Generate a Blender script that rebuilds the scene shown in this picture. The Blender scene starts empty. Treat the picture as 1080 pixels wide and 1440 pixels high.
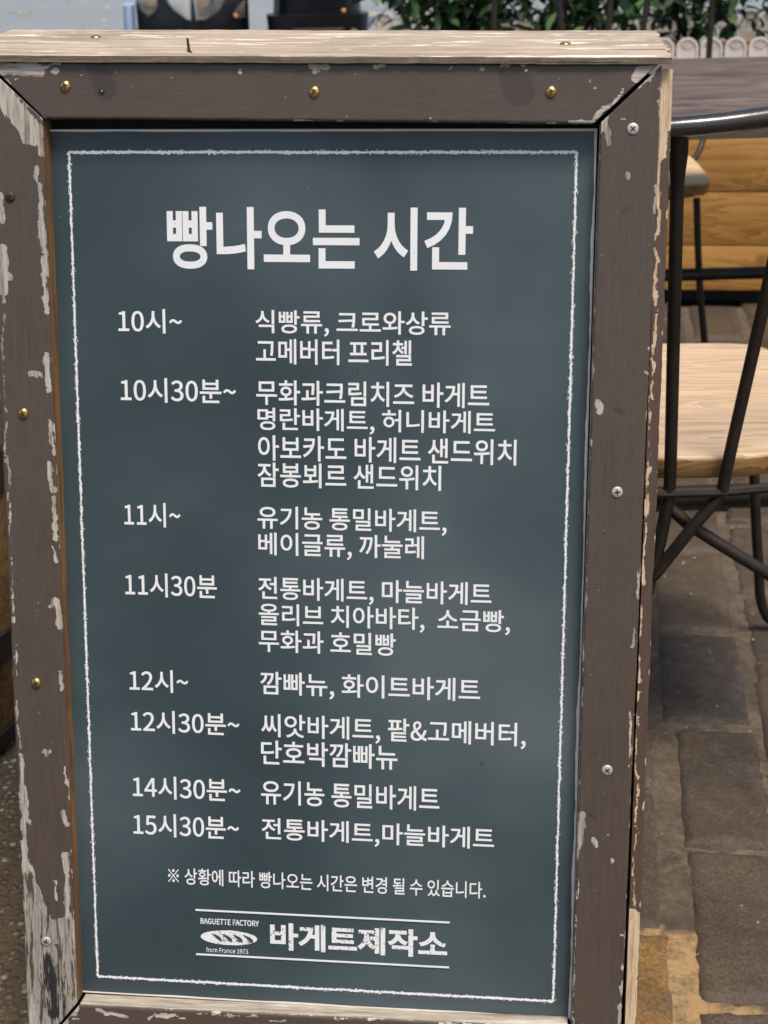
import bpy, bmesh, math, random, os
import numpy as np
from mathutils import Vector, Matrix, noise as mnoise
R = math.radians
random.seed(7); rng = np.random.default_rng(7)
S = bpy.context.scene
COL = S.collection

# ------------------------------------------------------------------ camera, world, sun, exposure
FPX = 2136.0                                   # focal length in pixels of the 1080x1440 photograph
r1 = np.array([0.9948815, 0.02329286, -0.09832719])
r2 = np.array([0.00397496, -0.98133763, -0.19225154])
r3 = np.cross(r1, r2)
LEAN = R(12.5)                                 # lean of the board from the vertical
CB = np.array([0.1987, 0.8928, 1.3782])        # camera in board coordinates (x right, y up the board, z out of it)
AX = np.array([[1, 0, 0], [0, math.sin(LEAN), math.cos(LEAN)], [0, -math.cos(LEAN), math.sin(LEAN)]])
def tow(v): return AX.T @ np.asarray(v, float)  # board -> world
CW = tow(CB)
def ray(x, y):
    d = np.array([(x-540)/FPX, (y-720)/FPX, 1.0]); return np.array([r1@d, r2@d, r3@d])
def pb(x, y, o=0.0):                           # photo pixel -> point on the board's plane
    d = ray(x, y); t = (o-CB[2])/d[2]; p = CB+t*d; return p[0], p[1]
cam = bpy.data.cameras.new('camera'); camo = bpy.data.objects.new('camera', cam); COL.objects.link(camo)
ex = tow([r1[0], r2[0], r3[0]]); ey = -tow([r1[1], r2[1], r3[1]]); ez = -tow([r1[2], r2[2], r3[2]])
camo.matrix_world = Matrix(((ex[0], ey[0], ez[0], CW[0]), (ex[1], ey[1], ez[1], CW[1]), (ex[2], ey[2], ez[2], CW[2]), (0, 0, 0, 1)))
cam.sensor_fit = 'VERTICAL'; cam.sensor_height = 36.0; cam.lens = FPX/1440*36.0
cam.clip_start = 0.05; cam.clip_end = 400
cam.dof.use_dof = True; cam.dof.focus_distance = 1.50; cam.dof.aperture_fstop = 10.5
S.camera = camo

SUN_EL, SUN_AZ = 69.0, 146.0                   # azimuth from +Y clockwise: behind the camera, to the right
w = bpy.data.worlds.new('World'); S.world = w; w.use_nodes = True
nt = w.node_tree; bg = nt.nodes['Background']
sky = nt.nodes.new('ShaderNodeTexSky'); sky.sky_type = 'NISHITA'; sky.sun_disc = False
sky.sun_elevation = R(SUN_EL); sky.sun_rotation = R(SUN_AZ); sky.air_density = 1.0; sky.dust_density = 3.0; sky.ozone_density = 1.0
nt.links.new(sky.outputs[0], bg.inputs[0]); bg.inputs[1].default_value = 0.065
sl = bpy.data.lights.new('sun', 'SUN'); so = bpy.data.objects.new('sun', sl); COL.objects.link(so)
sl.energy = 1.5; sl.angle = R(17); sl.color = (1.0, 0.93, 0.84)
a = R(SUN_AZ); sd = Vector((math.sin(a)*math.cos(R(SUN_EL)), math.cos(a)*math.cos(R(SUN_EL)), math.sin(R(SUN_EL))))
so.rotation_euler = sd.to_track_quat('Z', 'Y').to_euler(); so.location = sd*20
S.view_settings.view_transform = 'Standard'; S.view_settings.look = 'None'; S.view_settings.gamma = 1.0
S.view_settings.exposure = 1.15

# ------------------------------------------------------------------ material helper
class M:
    def __init__(s, name, rough=0.6, base=(0.5, 0.5, 0.5), metal=0.0, spec=0.5):
        s.m = bpy.data.materials.new(name); s.m.use_nodes = True; s.t = s.m.node_tree
        s.b = s.t.nodes['Principled BSDF']
        s.set('Roughness', rough); s.set('Base Color', base); s.set('Metallic', metal); s.set('Specular IOR Level', spec)
    def put(s, sock, v):
        if hasattr(v, 'is_output'): s.t.links.new(v, sock)
        elif isinstance(v, (tuple, list)):
            v = tuple(v)
            sock.default_value = v+(1.0,) if len(v) == 3 and sock.type == 'RGBA' else v
        else: sock.default_value = v
    def set(s, k, v): s.put(s.b.inputs[k], v); return s
    def n(s, kind, **kw):
        x = s.t.nodes.new('ShaderNode'+kind)
        for k, v in kw.items(): setattr(x, k, v)
        return x
    def coord(s, scale=(1, 1, 1), kind='Object', loc=(0, 0, 0)):
        c = s.n('TexCoord'); mp = s.n('Mapping'); s.t.links.new(c.outputs[kind], mp.inputs[0])
        mp.inputs['Scale'].default_value = scale; mp.inputs['Location'].default_value = loc; return mp.outputs[0]
    def noise(s, vec, scale=5, detail=4, rough=0.55, dist=0.0):
        x = s.n('TexNoise'); s.t.links.new(vec, x.inputs['Vector'])
        x.inputs['Scale'].default_value = scale; x.inputs['Detail'].default_value = detail
        x.inputs['Roughness'].default_value = rough; x.inputs['Distortion'].default_value = dist
        return x.outputs['Fac']
    def voro(s, vec, scale, feature='F1', out='Distance', rnd=1.0):
        x = s.n('TexVoronoi', feature=feature); s.t.links.new(vec, x.inputs['Vector']); x.inputs['Scale'].default_value = scale
        x.inputs['Randomness'].default_value = rnd
        return x.outputs[out]
    def math(s, op, a, b=0.0, c=None, clamp=False):
        x = s.n('Math', operation=op, use_clamp=clamp); s.put(x.inputs[0], a); s.put(x.inputs[1], b)
        if c is not None: s.put(x.inputs[2], c)
        return x.outputs[0]
    def ramp(s, fac, *stops):
        x = s.n('ValToRGB'); s.put(x.inputs[0], fac); e = x.color_ramp.elements
        while len(e) < len(stops): e.new(0.5)
        for i, (p, c) in enumerate(stops):
            e[i].position = p; c = (c, c, c) if isinstance(c, (int, float)) else c; e[i].color = tuple(c)+(1.0,)
        return x.outputs[0]
    def mix(s, fac, a, b, mode='MIX'):
        x = s.n('Mix', data_type='RGBA', blend_type=mode); s.put(x.inputs[0], fac); s.put(x.inputs[6], a); s.put(x.inputs[7], b)
        return x.outputs[2]
    def attr(s, name, out='Fac'):
        x = s.n('Attribute', attribute_name=name); return x.outputs[out]
    def bump(s, h, strength=0.3, dist=0.002, prev=None):
        x = s.n('Bump'); s.put(x.inputs['Height'], h); x.inputs['Strength'].default_value = strength; x.inputs['Distance'].default_value = dist
        if prev is not None: s.t.links.new(prev, x.inputs['Normal'])
        s.t.links.new(x.outputs[0], s.b.inputs['Normal']); return x.outputs[0]

def simple(name, base, rough=0.5, metal=0.0, var=0.25, scale=30, bump=0.1, bd=0.001, spec=0.5):
    m = M(name, rough, base, metal, spec); v = m.coord()
    n1 = m.noise(v, scale, 6, 0.6)
    m.set('Base Color', m.mix(n1, tuple(c*(1-var) for c in base), tuple(min(1, c*(1+var)) for c in base)))
    m.set('Roughness', m.math('ADD', rough-0.1, m.math('MULTIPLY', m.noise(v, scale*2.3, 4), 0.2)))
    if bump: m.bump(m.noise(v, scale*4, 5), bump, bd)
    return m.m

# ------------------------------------------------------------------ object helpers
def tag(o, label=None, cat=None, group=None, kind=None):
    for k, v in (('label', label), ('category', cat), ('group', group), ('kind', kind)):
        if v: o[k] = v
    return o
def empty(name, loc=(0, 0, 0), rz=0.0):
    o = bpy.data.objects.new(name, None); COL.objects.link(o); o.location = loc; o.rotation_euler = (0, 0, rz); o.empty_display_size = 0.05
    return o
def obj(name, me, mats, parent=None, smooth=True):
    o = bpy.data.objects.new(name, me); COL.objects.link(o)
    for m in (mats if isinstance(mats, (list, tuple)) else [mats]):
        if m and not any(x == m for x in me.materials): me.materials.append(m)
    if parent: o.parent = parent
    if smooth: me.polygons.foreach_set('use_smooth', [True]*len(me.polygons))
    return o
def copy_tree(o, parent=None):
    c = o.copy(); COL.objects.link(c)
    if parent: c.parent = parent
    for ch in list(o.children): copy_tree(ch, c)
    return c
class G:                                        # a growing mesh
    def __init__(s): s.v = []; s.f = []; s.mi = []
    def add(s, vs, fs, mi=0):
        k = len(s.v); s.v += [tuple(p) for p in vs]; s.f += [tuple(i+k for i in f) for f in fs]; s.mi += [mi]*len(fs); return s
    def box(s, x0, x1, y0, y1, z0, z1, mi=0, mat=None):
        vs = [(x, y, z) for z in (z0, z1) for y in (y0, y1) for x in (x0, x1)]
        if mat is not None: vs = [mat @ Vector(p) for p in vs]
        return s.add(vs, [(0, 2, 3, 1), (4, 5, 7, 6), (0, 1, 5, 4), (2, 6, 7, 3), (0, 4, 6, 2), (1, 3, 7, 5)], mi)
    def tube(s, pts, rad, n=10, mi=0, cap=True, flat=1.0):
        P = [Vector(p) for p in pts]; m = len(P)
        rs = rad if isinstance(rad, (list, tuple)) else [rad]*m
        t0 = (P[1]-P[0]).normalized(); up = Vector((0, 0, 1)) if abs(t0.z) < 0.9 else Vector((0, 1, 0))
        nrm = t0.cross(up).normalized(); vs = []
        for i in range(m):
            t = ((P[min(i+1, m-1)]-P[max(i-1, 0)])).normalized()
            nrm = (nrm-t*nrm.dot(t)).normalized(); b = t.cross(nrm)
            for k in range(n):
                a = 2*math.pi*k/n; vs.append(P[i]+nrm*(math.cos(a)*rs[i])+b*(math.sin(a)*rs[i]*flat))
        fs = [(i*n+k, i*n+(k+1) % n, (i+1)*n+(k+1) % n, (i+1)*n+k) for i in range(m-1) for k in range(n)]
        if cap: fs += [tuple(range(n-1, -1, -1)), tuple((m-1)*n+k for k in range(n))]
        return s.add(vs, fs, mi)
    def lathe(s, prof, n=24, mi=0, mat=None):
        vs = []
        for r, z in prof:
            for k in range(n):
                a = 2*math.pi*k/n; p = Vector((r*math.cos(a), r*math.sin(a), z)); vs.append(mat @ p if mat is not None else p)
        m = len(prof)
        fs = [(i*n+k, i*n+(k+1) % n, (i+1)*n+(k+1) % n, (i+1)*n+k) for i in range(m-1) for k in range(n)]
        fs += [tuple(range(n-1, -1, -1)), tuple((m-1)*n+k for k in range(n))]
        return s.add(vs, fs, mi)
    def prism(s, outline, z0, z1, mi=0, mat=None):  # outline counter-clockwise in x, y
        n = len(outline); vs = [Vector((x, y, z0)) for x, y in outline]+[Vector((x, y, z1)) for x, y in outline]
        if mat is not None: vs = [mat @ p for p in vs]
        fs = [tuple(range(n-1, -1, -1)), tuple(range(n, 2*n))]+[(i, (i+1) % n, n+(i+1) % n, n+i) for i in range(n)]
        return s.add(vs, fs, mi)
    def mesh(s, name, bevel=0.0, seg=2):
        me = bpy.data.meshes.new(name); me.from_pydata(s.v, [], s.f); me.polygons.foreach_set('material_index', s.mi)
        if bevel:
            bm = bmesh.new(); bm.from_mesh(me)
            bmesh.ops.remove_doubles(bm, verts=bm.verts, dist=1e-5)
            es = [e for e in bm.edges if len(e.link_faces) == 2 and e.calc_face_angle(0) > 0.6]
            bmesh.ops.bevel(bm, geom=es, offset=bevel, segments=seg, affect='EDGES', profile=0.6, clamp_overlap=True)
            bm.to_mesh(me); bm.free()
        me.update(); return me
    def build(s, name, mats, parent=None, bevel=0.0, smooth=True, seg=2, auto=None):
        mats = mats if isinstance(mats, (list, tuple)) else [mats]
        me = s.mesh(name, bevel, seg)
        for m in mats: me.materials.append(m)
        o = obj(name, me, [], parent, smooth)
        if smooth:
            bm = bmesh.new(); bm.from_mesh(me)
            for e in bm.edges:
                if len(e.link_faces) == 2 and e.calc_face_angle(0) > R(auto or 38): e.smooth = False
            bm.to_mesh(me); bm.free()
        return o
def smoothline(pts, k=6):                        # Catmull-Rom through the points
    P = [Vector(p) for p in pts]; out = []
    for i in range(len(P)-1):
        p0, p1, p2, p3 = P[max(i-1, 0)], P[i], P[i+1], P[min(i+2, len(P)-1)]
        for j in range(k):
            t = j/k
            out.append(0.5*((2*p1)+(p2-p0)*t+(2*p0-5*p1+4*p2-p3)*t*t+(3*p1-p0-3*p2+p3)*t**3))
    out.append(P[-1]); return out

# ------------------------------------------------------------------ materials
def paint_mat(name, along, paint, wood_lo, wood_hi, gloss=0.42):
    """old brown paint that has flaked off in places (vertex attributes peel, stain, dark), wood grain along one axis"""
    m = M(name, gloss); v = m.coord()
    st = (6, 90, 90) if along == 'X' else (90, 6, 90)
    g = m.coord(st); g2 = m.coord(tuple(s*2.2 for s in st), loc=(3, 1, 2))
    grain = m.math('ADD', m.math('MULTIPLY', m.noise(g, 2.2, 8, 0.7, 0.4), 0.6), m.math('MULTIPLY', m.noise(g2, 3.0, 6, 0.7), 0.4))
    wood = m.ramp(grain, (0.30, tuple(c*0.45 for c in wood_lo)), (0.42, wood_lo), (0.55, wood_hi), (0.72, tuple(min(.8, c*1.12) for c in wood_hi)))
    # paint: faint brush marks, dirt and lighter rubbed places
    big = m.noise(v, 9, 5, 0.6); fine = m.noise(g, 6, 6, 0.7); mid = m.noise(v, 60, 5, 0.6)
    pc = m.mix(m.ramp(big, (0.3, 0), (0.75, 1)), tuple(c*0.90 for c in paint), tuple(c*1.14 for c in paint))
    pc = m.mix(m.math('MULTIPLY', m.ramp(fine, (0.42, 0), (0.66, 1)), 0.5), pc, tuple(c*1.45 for c in paint))
    pc = m.mix(m.ramp(mid, (0.62, 0), (0.78, 0.45)), pc, tuple(c*0.62 for c in paint))
    speck = m.math('LESS_THAN', m.voro(v, 95), 0.055)
    pc = m.mix(m.math('MULTIPLY', speck, m.ramp(m.noise(v, 25, 2), (0.52, 0), (0.56, 0.75))), pc, (0.45, 0.38, 0.33))
    pc = m.mix(m.math('MULTIPLY', m.attr('dark'), 0.5), pc, tuple(c*0.45 for c in paint))
    if along == 'Y':
        crk = m.ramp(m.noise(m.coord((120, 3.5, 120)), 1.6, 4, 0.6, 0.6), (0.485, 0), (0.5, 1), (0.515, 0))
        pc = m.mix(m.math('MULTIPLY', crk, m.ramp(m.noise(v, 8, 3), (0.52, 0), (0.66, 0.75))), pc, tuple(c*0.35 for c in paint))
    # flakes
    e = m.math('ADD', m.math('MULTIPLY', m.math('SUBTRACT', m.noise(v, 95, 4, 0.6), 0.5), 5.0), m.math('MULTIPLY', m.math('SUBTRACT', m.noise(v, 420, 4, 0.7), 0.5), 3.2))
    e = m.math('ADD', e, m.math('MULTIPLY', m.math('SUBTRACT', m.noise(g, 9, 3, 0.5), 0.5), 2.6))
    f = m.math('ADD', m.attr('peel'), e)
    mask = m.math('MULTIPLY', f, 4.0, clamp=True)
    stain = m.math('MULTIPLY', m.math('ADD', m.attr('stain'), m.math('MULTIPLY', m.math('SUBTRACT', grain, 0.525), 75.0)), 0.30, clamp=True)
    wood = m.mix(m.math('MULTIPLY', stain, 0.98), wood, m.mix(m.math('MULTIPLY', m.math('SUBTRACT', m.attr('stain'), 1.9), 0.7, clamp=True), (0.085, 0.066, 0.048), (0.010, 0.009, 0.008)))
    rim = m.ramp(m.math('ADD', m.math('MULTIPLY', f, 0.5), 0.5), (0.30, 0), (0.46, 1), (0.5, 0))
    pc = m.mix(m.math('MULTIPLY', rim, 0.5), pc, tuple(c*0.5 for c in paint))
    m.set('Base Color', m.mix(mask, pc, wood))
    m.set('Roughness', m.math('ADD', m.math('ADD', m.math('MULTIPLY', mask, 0.35), gloss-0.05), m.math('MULTIPLY', mid, 0.15)))
    h = m.math('ADD', m.math('MULTIPLY', m.math('SUBTRACT', 1.0, mask), 1.0), m.math('MULTIPLY', grain, 0.35))
    b = m.bump(h, 0.7, 0.0006)
    b = m.bump(m.math('ADD', m.noise(v, 180, 4), m.math('MULTIPLY', m.noise(v, 40, 3), 1.5)), 0.22, 0.0008, b)
    return m.m
BROWN = (0.077, 0.056, 0.0415)
MAT = {}
MAT['rail'] = paint_mat('painted rail', 'X', BROWN, (0.28, 0.235, 0.19), (0.56, 0.49, 0.41))
MAT['stile'] = paint_mat('painted stile', 'Y', BROWN, (0.22, 0.185, 0.15), (0.50, 0.44, 0.365))
MAT['post'] = paint_mat('painted side post', 'Y', (0.085, 0.052, 0.036), (0.42, 0.27, 0.13), (0.66, 0.52, 0.36))
def raw_wood(name, along, lo, hi, rough=0.75, sc=1.0, flecks=None):
    m = M(name, rough); st = {'X': (5, 80, 80), 'Y': (80, 5, 80)}[along]; g = m.coord(tuple(s*sc for s in st)); v = m.coord()
    n1 = m.math('ADD', m.math('MULTIPLY', m.noise(g, 1.6, 8, 0.7, 0.6), 0.65), m.math('MULTIPLY', m.noise(g, 6, 5, 0.7), 0.35))
    c = m.ramp(n1, (0.28, tuple(x*0.5 for x in lo)), (0.42, lo), (0.60, hi), (0.8, tuple(min(.85, x*1.1) for x in hi)))
    c = m.mix(m.ramp(m.noise(v, 7, 4), (0.35, 0), (0.7, 0.35)), c, tuple(x*0.62 for x in lo))
    if 'cap' in name:
        sp = m.ramp(m.noise(m.coord((2.2, 70, 70), loc=(7, 1, 0)), 1.5, 5, 0.65, 0.3), (0.335, 1), (0.37, 0)); c = m.mix(m.math('MULTIPLY', sp, 0.8), c, tuple(x*0.22 for x in lo))
        gr = m.ramp(m.noise(m.coord((3.5, 14, 14), loc=(2, 4, 1)), 1.5, 6, 0.7), (0.45, 0), (0.7, 0.55)); c = m.mix(gr, c, (0.22, 0.185, 0.145))
    if flecks:
        fl = m.math('MULTIPLY', m.ramp(m.noise(m.coord((9, 60, 60), loc=(1, 2, 3)), 1.5, 6, 0.6), (0.605, 0), (0.615, 1)), 1.0)
        c = m.mix(fl, c, flecks)
    m.set('Base Color', c); m.bump(n1, 0.5, 0.0012); return m.m
MAT['cap'] = raw_wood('weathered cap wood', 'X', (0.36, 0.265, 0.175), (0.66, 0.54, 0.40), sc=0.8, flecks=(0.80, 0.74, 0.62))
MAT['cap_edge'] = raw_wood('dirty cap edge', 'X', (0.16, 0.12, 0.075), (0.42, 0.33, 0.21), sc=1.6)
MAT['inner'] = raw_wood('bare inner edge wood', 'Y', (0.14, 0.065, 0.022), (0.38, 0.20, 0.075))
MAT['ledge'] = raw_wood('bare ledge wood', 'X', (0.30, 0.24, 0.18), (0.72, 0.66, 0.55))
MAT['black'] = simple('matt black backing', (0.008, 0.008, 0.008), 0.85)
m = M('poster print', 0.4); v = m.coord(); long = m.coord((3, 9, 3))
cl = m.noise(long, 1.2, 4, 0.55, 0.3)
cl = m.math('ADD', m.math('MULTIPLY', cl, 0.16), m.math('MULTIPLY', m.noise(m.coord((1.1, 1, 1), loc=(.4, .75, 0)), 2.6, 3, 0.45, 0.3), 0.84))
c = m.ramp(cl, (0.33, (0.025, 0.043, 0.047)), (0.46, (0.038, 0.061, 0.067)), (0.57, (0.064, 0.093, 0.100)), (0.68, (0.105, 0.136, 0.143)))  # pale clouds paint a soft sheen into the print colour
scr = m.math('MULTIPLY', m.ramp(m.noise(m.coord((14, 160, 10), loc=(2, 5, 1)), 2.0, 6, 0.75), (0.60, 0), (0.78, 0.30)), m.ramp(m.noise(v, 6, 3), (0.42, 0), (0.62, 1)))
c = m.mix(scr, c, (0.16, 0.18, 0.18))
dots = m.math('MULTIPLY', m.math('LESS_THAN', m.voro(v, 42), 0.022), m.math('GREATER_THAN', m.noise(v, 14, 2), 0.52))
c = m.mix(m.math('MULTIPLY', dots, 0.6), c, (0.45, 0.48, 0.46))
dd = m.math('MULTIPLY', m.math('LESS_THAN', m.voro(m.coord((1, 0.6, 1), loc=(.31, .17, 0)), 30), 0.05), m.math('GREATER_THAN', m.noise(v, 11, 2), 0.58))
c = m.mix(m.math('MULTIPLY', dd, 0.5), c, (0.02, 0.025, 0.028))
c = m.mix(m.math('MULTIPLY', m.noise(v, 900, 3, 0.7), 0.30), c, (0.035, 0.05, 0.056))
m.set('Base Color', c)
m.set('Roughness', m.math('ADD', 0.32, m.math('MULTIPLY', m.noise(v, 18, 5), 0.16)))
bb = m.bump(m.noise(m.coord((5, 5.5, 5)), 1.1, 2), 0.35, 0.006); bb = m.bump(m.noise(v, 260, 3), 0.08, 0.0006, bb)
MAT['poster'] = m.m
MAT['ink'] = simple('white print', (0.84, 0.84, 0.82), 0.45, var=0.05, scale=140, bump=0)
m = M('white print nicked', 0.45); v = m.coord()
nk = m.math('MULTIPLY', m.math('LESS_THAN', m.voro(v, 150), 0.10), m.math('GREATER_THAN', m.noise(v, 38, 2), 0.53))
m.set('Base Color', m.mix(m.math('MULTIPLY', nk, 0.6), m.mix(m.noise(v, 22, 5), (0.78, 0.78, 0.755), (0.87, 0.87, 0.85)), (0.25, 0.28, 0.29))); MAT['ink'] = m.m
m = M('worn white print', 0.5); v = m.coord()
wn = m.ramp(m.noise(v, 330, 4, 0.65), (0.56, 0), (0.60, 1))
wn = m.math('MULTIPLY', wn, m.ramp(m.noise(v, 45, 3), (0.42, 0), (0.55, 1)))
m.set('Base Color', m.mix(wn, (0.83, 0.83, 0.81), (0.06, 0.075, 0.08))); MAT['ink_worn'] = m.m
MAT['chalk'] = simple('chalk line print', (0.83, 0.82, 0.79), 0.7, var=0.15, scale=500, bump=0)
MAT['foam'] = simple('white foam edge', (0.74, 0.71, 0.62), 0.7, var=0.2, scale=90)
MAT['brass'] = simple('brass screw', (0.72, 0.49, 0.16), 0.28, 1.0, var=0.2, scale=400, bump=0.1, bd=0.0003)
MAT['zinc'] = simple('zinc screw', (0.55, 0.52, 0.47), 0.55, 0.55, var=0.2, scale=400, bump=0.15, bd=0.0003)
MAT['rust'] = simple('rusty screw', (0.06, 0.04, 0.032), 0.6, 0.4, scale=400)
MAT['slot'] = simple('screw recess', (0.012, 0.011, 0.01), 0.8)
MAT['nail'] = simple('nail iron', (0.05, 0.04, 0.035), 0.5, 0.8, scale=300)
def iron(name, base, rough):
    m = M(name, rough, base, 0.75); v = m.coord()
    n1 = m.noise(v, 22, 6, 0.65); n2 = m.noise(v, 160, 5, 0.7)
    c = m.mix(m.ramp(n1, (0.45, 0), (0.75, 1)), base, (0.060, 0.040, 0.026))
    m.set('Base Color', m.mix(m.math('MULTIPLY', n2, 0.4), c, tuple(x*0.5 for x in base)))
    m.set('Metallic', m.ramp(n1, (0.4, 0.8), (0.8, 0.35)))
    m.set('Roughness', m.math('ADD', rough-0.08, m.math('MULTIPLY', n2, 0.22))); m.bump(n2, 0.25, 0.0006); return m.m
MAT['iron'] = iron('dark wrought iron', (0.050, 0.044, 0.038), 0.45)
MAT['iron_polished'] = iron('polished dark iron', (0.10, 0.098, 0.095), 0.2)
def plank(name, lo, mid, hi, along='X', rough=0.5, knots=True, sc=1.0, dist=1.2):
    m = M(name, rough); v = m.coord(); st = {'X': (2.2, 24, 24), 'Y': (24, 2.2, 24)}[along]; g = m.coord(tuple(s*sc for s in st))
    n0 = m.noise(g, 1.0, 3, 0.5, dist)
    rings = m.math('FRACT', m.math('MULTIPLY', n0, 7.0))
    fine = m.noise(m.coord(tuple(s*4.2*sc for s in st)), 1.6, 6, 0.75)
    t = m.math('ADD', m.math('MULTIPLY', rings, 0.45), m.math('MULTIPLY', fine, 0.55))
    c = m.ramp(t, (0.18, lo), (0.45, mid), (0.8, hi))
    if knots:
        k = m.ramp(m.voro(m.coord((3.0, 9, 3)), 2.1), (0.05, 1), (0.16, 0)); c = m.mix(m.math('MULTIPLY', k, 0.6), c, tuple(x*0.4 for x in lo))
    c = m.mix(m.ramp(m.noise(v, 5, 4), (0.4, 0), (0.8, 0.3)), c, lo)
    oi = m.n('ObjectInfo'); hs = m.n('HueSaturation'); m.put(hs.inputs['Color'], c); m.put(hs.inputs['Value'], m.math('ADD', 0.84, m.math('MULTIPLY', oi.outputs['Random'], 0.32))); c = hs.outputs[0]
    m.set('Base Color', c); m.set('Roughness', m.math('ADD', rough-0.08, m.math('MULTIPLY', fine, 0.2))); m.bump(t, 0.25, 0.0008); return m.m
MAT['seat'] = plank('pale seat wood', (0.40, 0.255, 0.14), (0.60, 0.42, 0.255), (0.70, 0.52, 0.35))
MAT['seat_edge'] = plank('seat edge ply', (0.13, 0.065, 0.02), (0.30, 0.16, 0.05), (0.42, 0.25, 0.09))
MAT['planter'] = plank('amber pine boards', (0.24, 0.105, 0.022), (0.44, 0.215, 0.050), (0.56, 0.30, 0.080), rough=0.45, sc=0.7)
m = M('table laminate', 0.5); v = m.coord(); g = m.coord((3, 13, 3))
t = m.math('ADD', m.math('MULTIPLY', m.noise(g, 2.0, 7, 0.65, 1.0), 0.6), m.math('MULTIPLY', m.noise(m.coord((9, 40, 9)), 2, 5, 0.7), 0.4))
c = m.ramp(t, (0.36, (0.040, 0.028, 0.020)), (0.45, (0.092, 0.064, 0.046)), (0.54, (0.165, 0.112, 0.080)), (0.66, (0.26, 0.20, 0.155)))
c = m.mix(m.ramp(m.noise(v, 4.2, 3), (0.4, 0), (0.7, 0.6)), c, (0.14, 0.088, 0.062))
m.set('Base Color', c); m.set('Roughness', m.math('ADD', 0.38, m.math('MULTIPLY', t, 0.25))); m.bump(t, 0.2, 0.001); MAT['table'] = m.m
MAT['table_side'] = simple('table edge band', (0.115, 0.095, 0.070), 0.65, var=0.45, scale=45, bump=0.3, bd=0.001)
MAT['fence'] = simple('white plastic edging', (0.78, 0.71, 0.62), 0.5, var=0.10, scale=20, bump=0.05)
MAT['soil'] = simple('planter soil', (0.035, 0.026, 0.018), 0.95, var=0.5, scale=60, bump=0.8, bd=0.01)
m = M('shrub leaf', 0.42); tone = m.attr('tone')
c = m.ramp(tone, (0.0, (0.032, 0.076, 0.028)), (0.35, (0.062, 0.140, 0.046)), (0.7, (0.115, 0.20, 0.062)), (0.9, (0.15, 0.22, 0.07)), (1.0, (0.28, 0.35, 0.24)))
m.set('Base Color', c); m.set('Roughness', m.math('ADD', 0.36, m.math('MULTIPLY', m.noise(m.coord(), 40, 3), 0.2)))
m.set('Subsurface Weight', 0.0); MAT['leaf'] = m.m
MAT['stem'] = simple('shrub stem', (0.075, 0.052, 0.035), 0.85, scale=60, bump=0.4)
# ground materials
m = M('exposed aggregate', 0.85); v = m.coord()
wv = m.n('VectorMath', operation='ADD'); nn = m.n('TexNoise'); m.t.links.new(v, nn.inputs['Vector']); nn.inputs['Scale'].default_value = 70; sc_ = m.n('VectorMath', operation='SCALE'); m.t.links.new(nn.outputs['Color'], sc_.inputs[0]); sc_.inputs['Scale'].default_value = 0.004; m.t.links.new(v, wv.inputs[0]); m.t.links.new(sc_.outputs[0], wv.inputs[1]); wv = wv.outputs[0]
d1 = m.voro(wv, 95); c1 = m.voro(wv, 95, out='Color'); d2 = m.voro(wv, 210)
sep = m.n('SeparateColor'); m.t.links.new(c1, sep.inputs[0])
peb = m.ramp(sep.outputs[0], (0.0, (0.035, 0.030, 0.026)), (0.4, (0.085, 0.072, 0.058)), (0.75, (0.19, 0.16, 0.125)), (1.0, (0.38, 0.34, 0.28)))
c = m.mix(m.ramp(m.math('ADD', d1, m.math('MULTIPLY', sep.outputs[1], 0.35)), (0.38, 0), (0.62, 1)), peb, (0.030, 0.025, 0.020))
sm = m.math('MULTIPLY', m.math('LESS_THAN', d2, 0.26), m.ramp(m.noise(v, 30, 2), (0.45, 0), (0.55, 1)))
c = m.mix(m.math('MULTIPLY', sm, 0.7), c, (0.16, 0.13, 0.10))
c = m.mix(m.ramp(m.noise(v, 1.6, 4), (0.40, 0), (0.7, 0.55)), c, (0.20, 0.12, 0.045))
m.set('Base Color', c); m.bump(m.math('SUBTRACT', m.ramp(m.math('SUBTRACT', 1.0, d1), (0.35, 0), (0.8, 1)), m.math('MULTIPLY', d2, 0.3)), 0.9, 0.006); MAT['ground'] = m.m
m = M('road asphalt', 0.8); v = m.coord()
c = m.mix(m.noise(v, 0.7, 5), (0.23, 0.255, 0.265), (0.31, 0.335, 0.345)); c = m.mix(m.math('MULTIPLY', m.noise(v, 70, 4, 0.7), 0.5), c, (0.13, 0.14, 0.145))
m.set('Base Color', c); m.bump(m.noise(v, 220, 3), 0.5, 0.004); MAT['road'] = m.m
m = M('mortar with warm pool', 0.95); v = m.coord()
c = m.mix(m.ramp(m.noise(v, 42, 9, 0.78), (0.35, 0), (0.65, 1)), (0.054, 0.038, 0.025), (0.21, 0.155, 0.102)); c = m.mix(m.ramp(m.noise(v, 5, 4), (0.4, 0), (0.65, 0.75)), c, (0.066, 0.048, 0.032))
m.set('Base Color', m.mix(m.math('MULTIPLY', m.attr('warm_pool'), m.ramp(m.noise(v, 60, 8, 0.75), (0.34, 0.15), (0.55, 0.9))), c, (0.46, 0.29, 0.125))); m.bump(m.noise(v, 190, 5, 0.7), 0.9, 0.004); MAT['mortar'] = m.m  # painted warm light mixed into the mortar colour
m = M('worn paving stone', 0.7); v = m.coord(); tn = m.attr('stone', 'Color')
n1 = m.noise(v, 7, 9, 0.72, 0.5); n2 = m.noise(v, 38, 9, 0.78, 0.3)
c = m.mix(m.ramp(n1, (0.36, 0), (0.62, 0.62)), tn, (0.032, 0.025, 0.019)); c = m.mix(m.ramp(n2, (0.50, 0), (0.68, 0.7)), c, (0.135, 0.105, 0.078))
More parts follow.
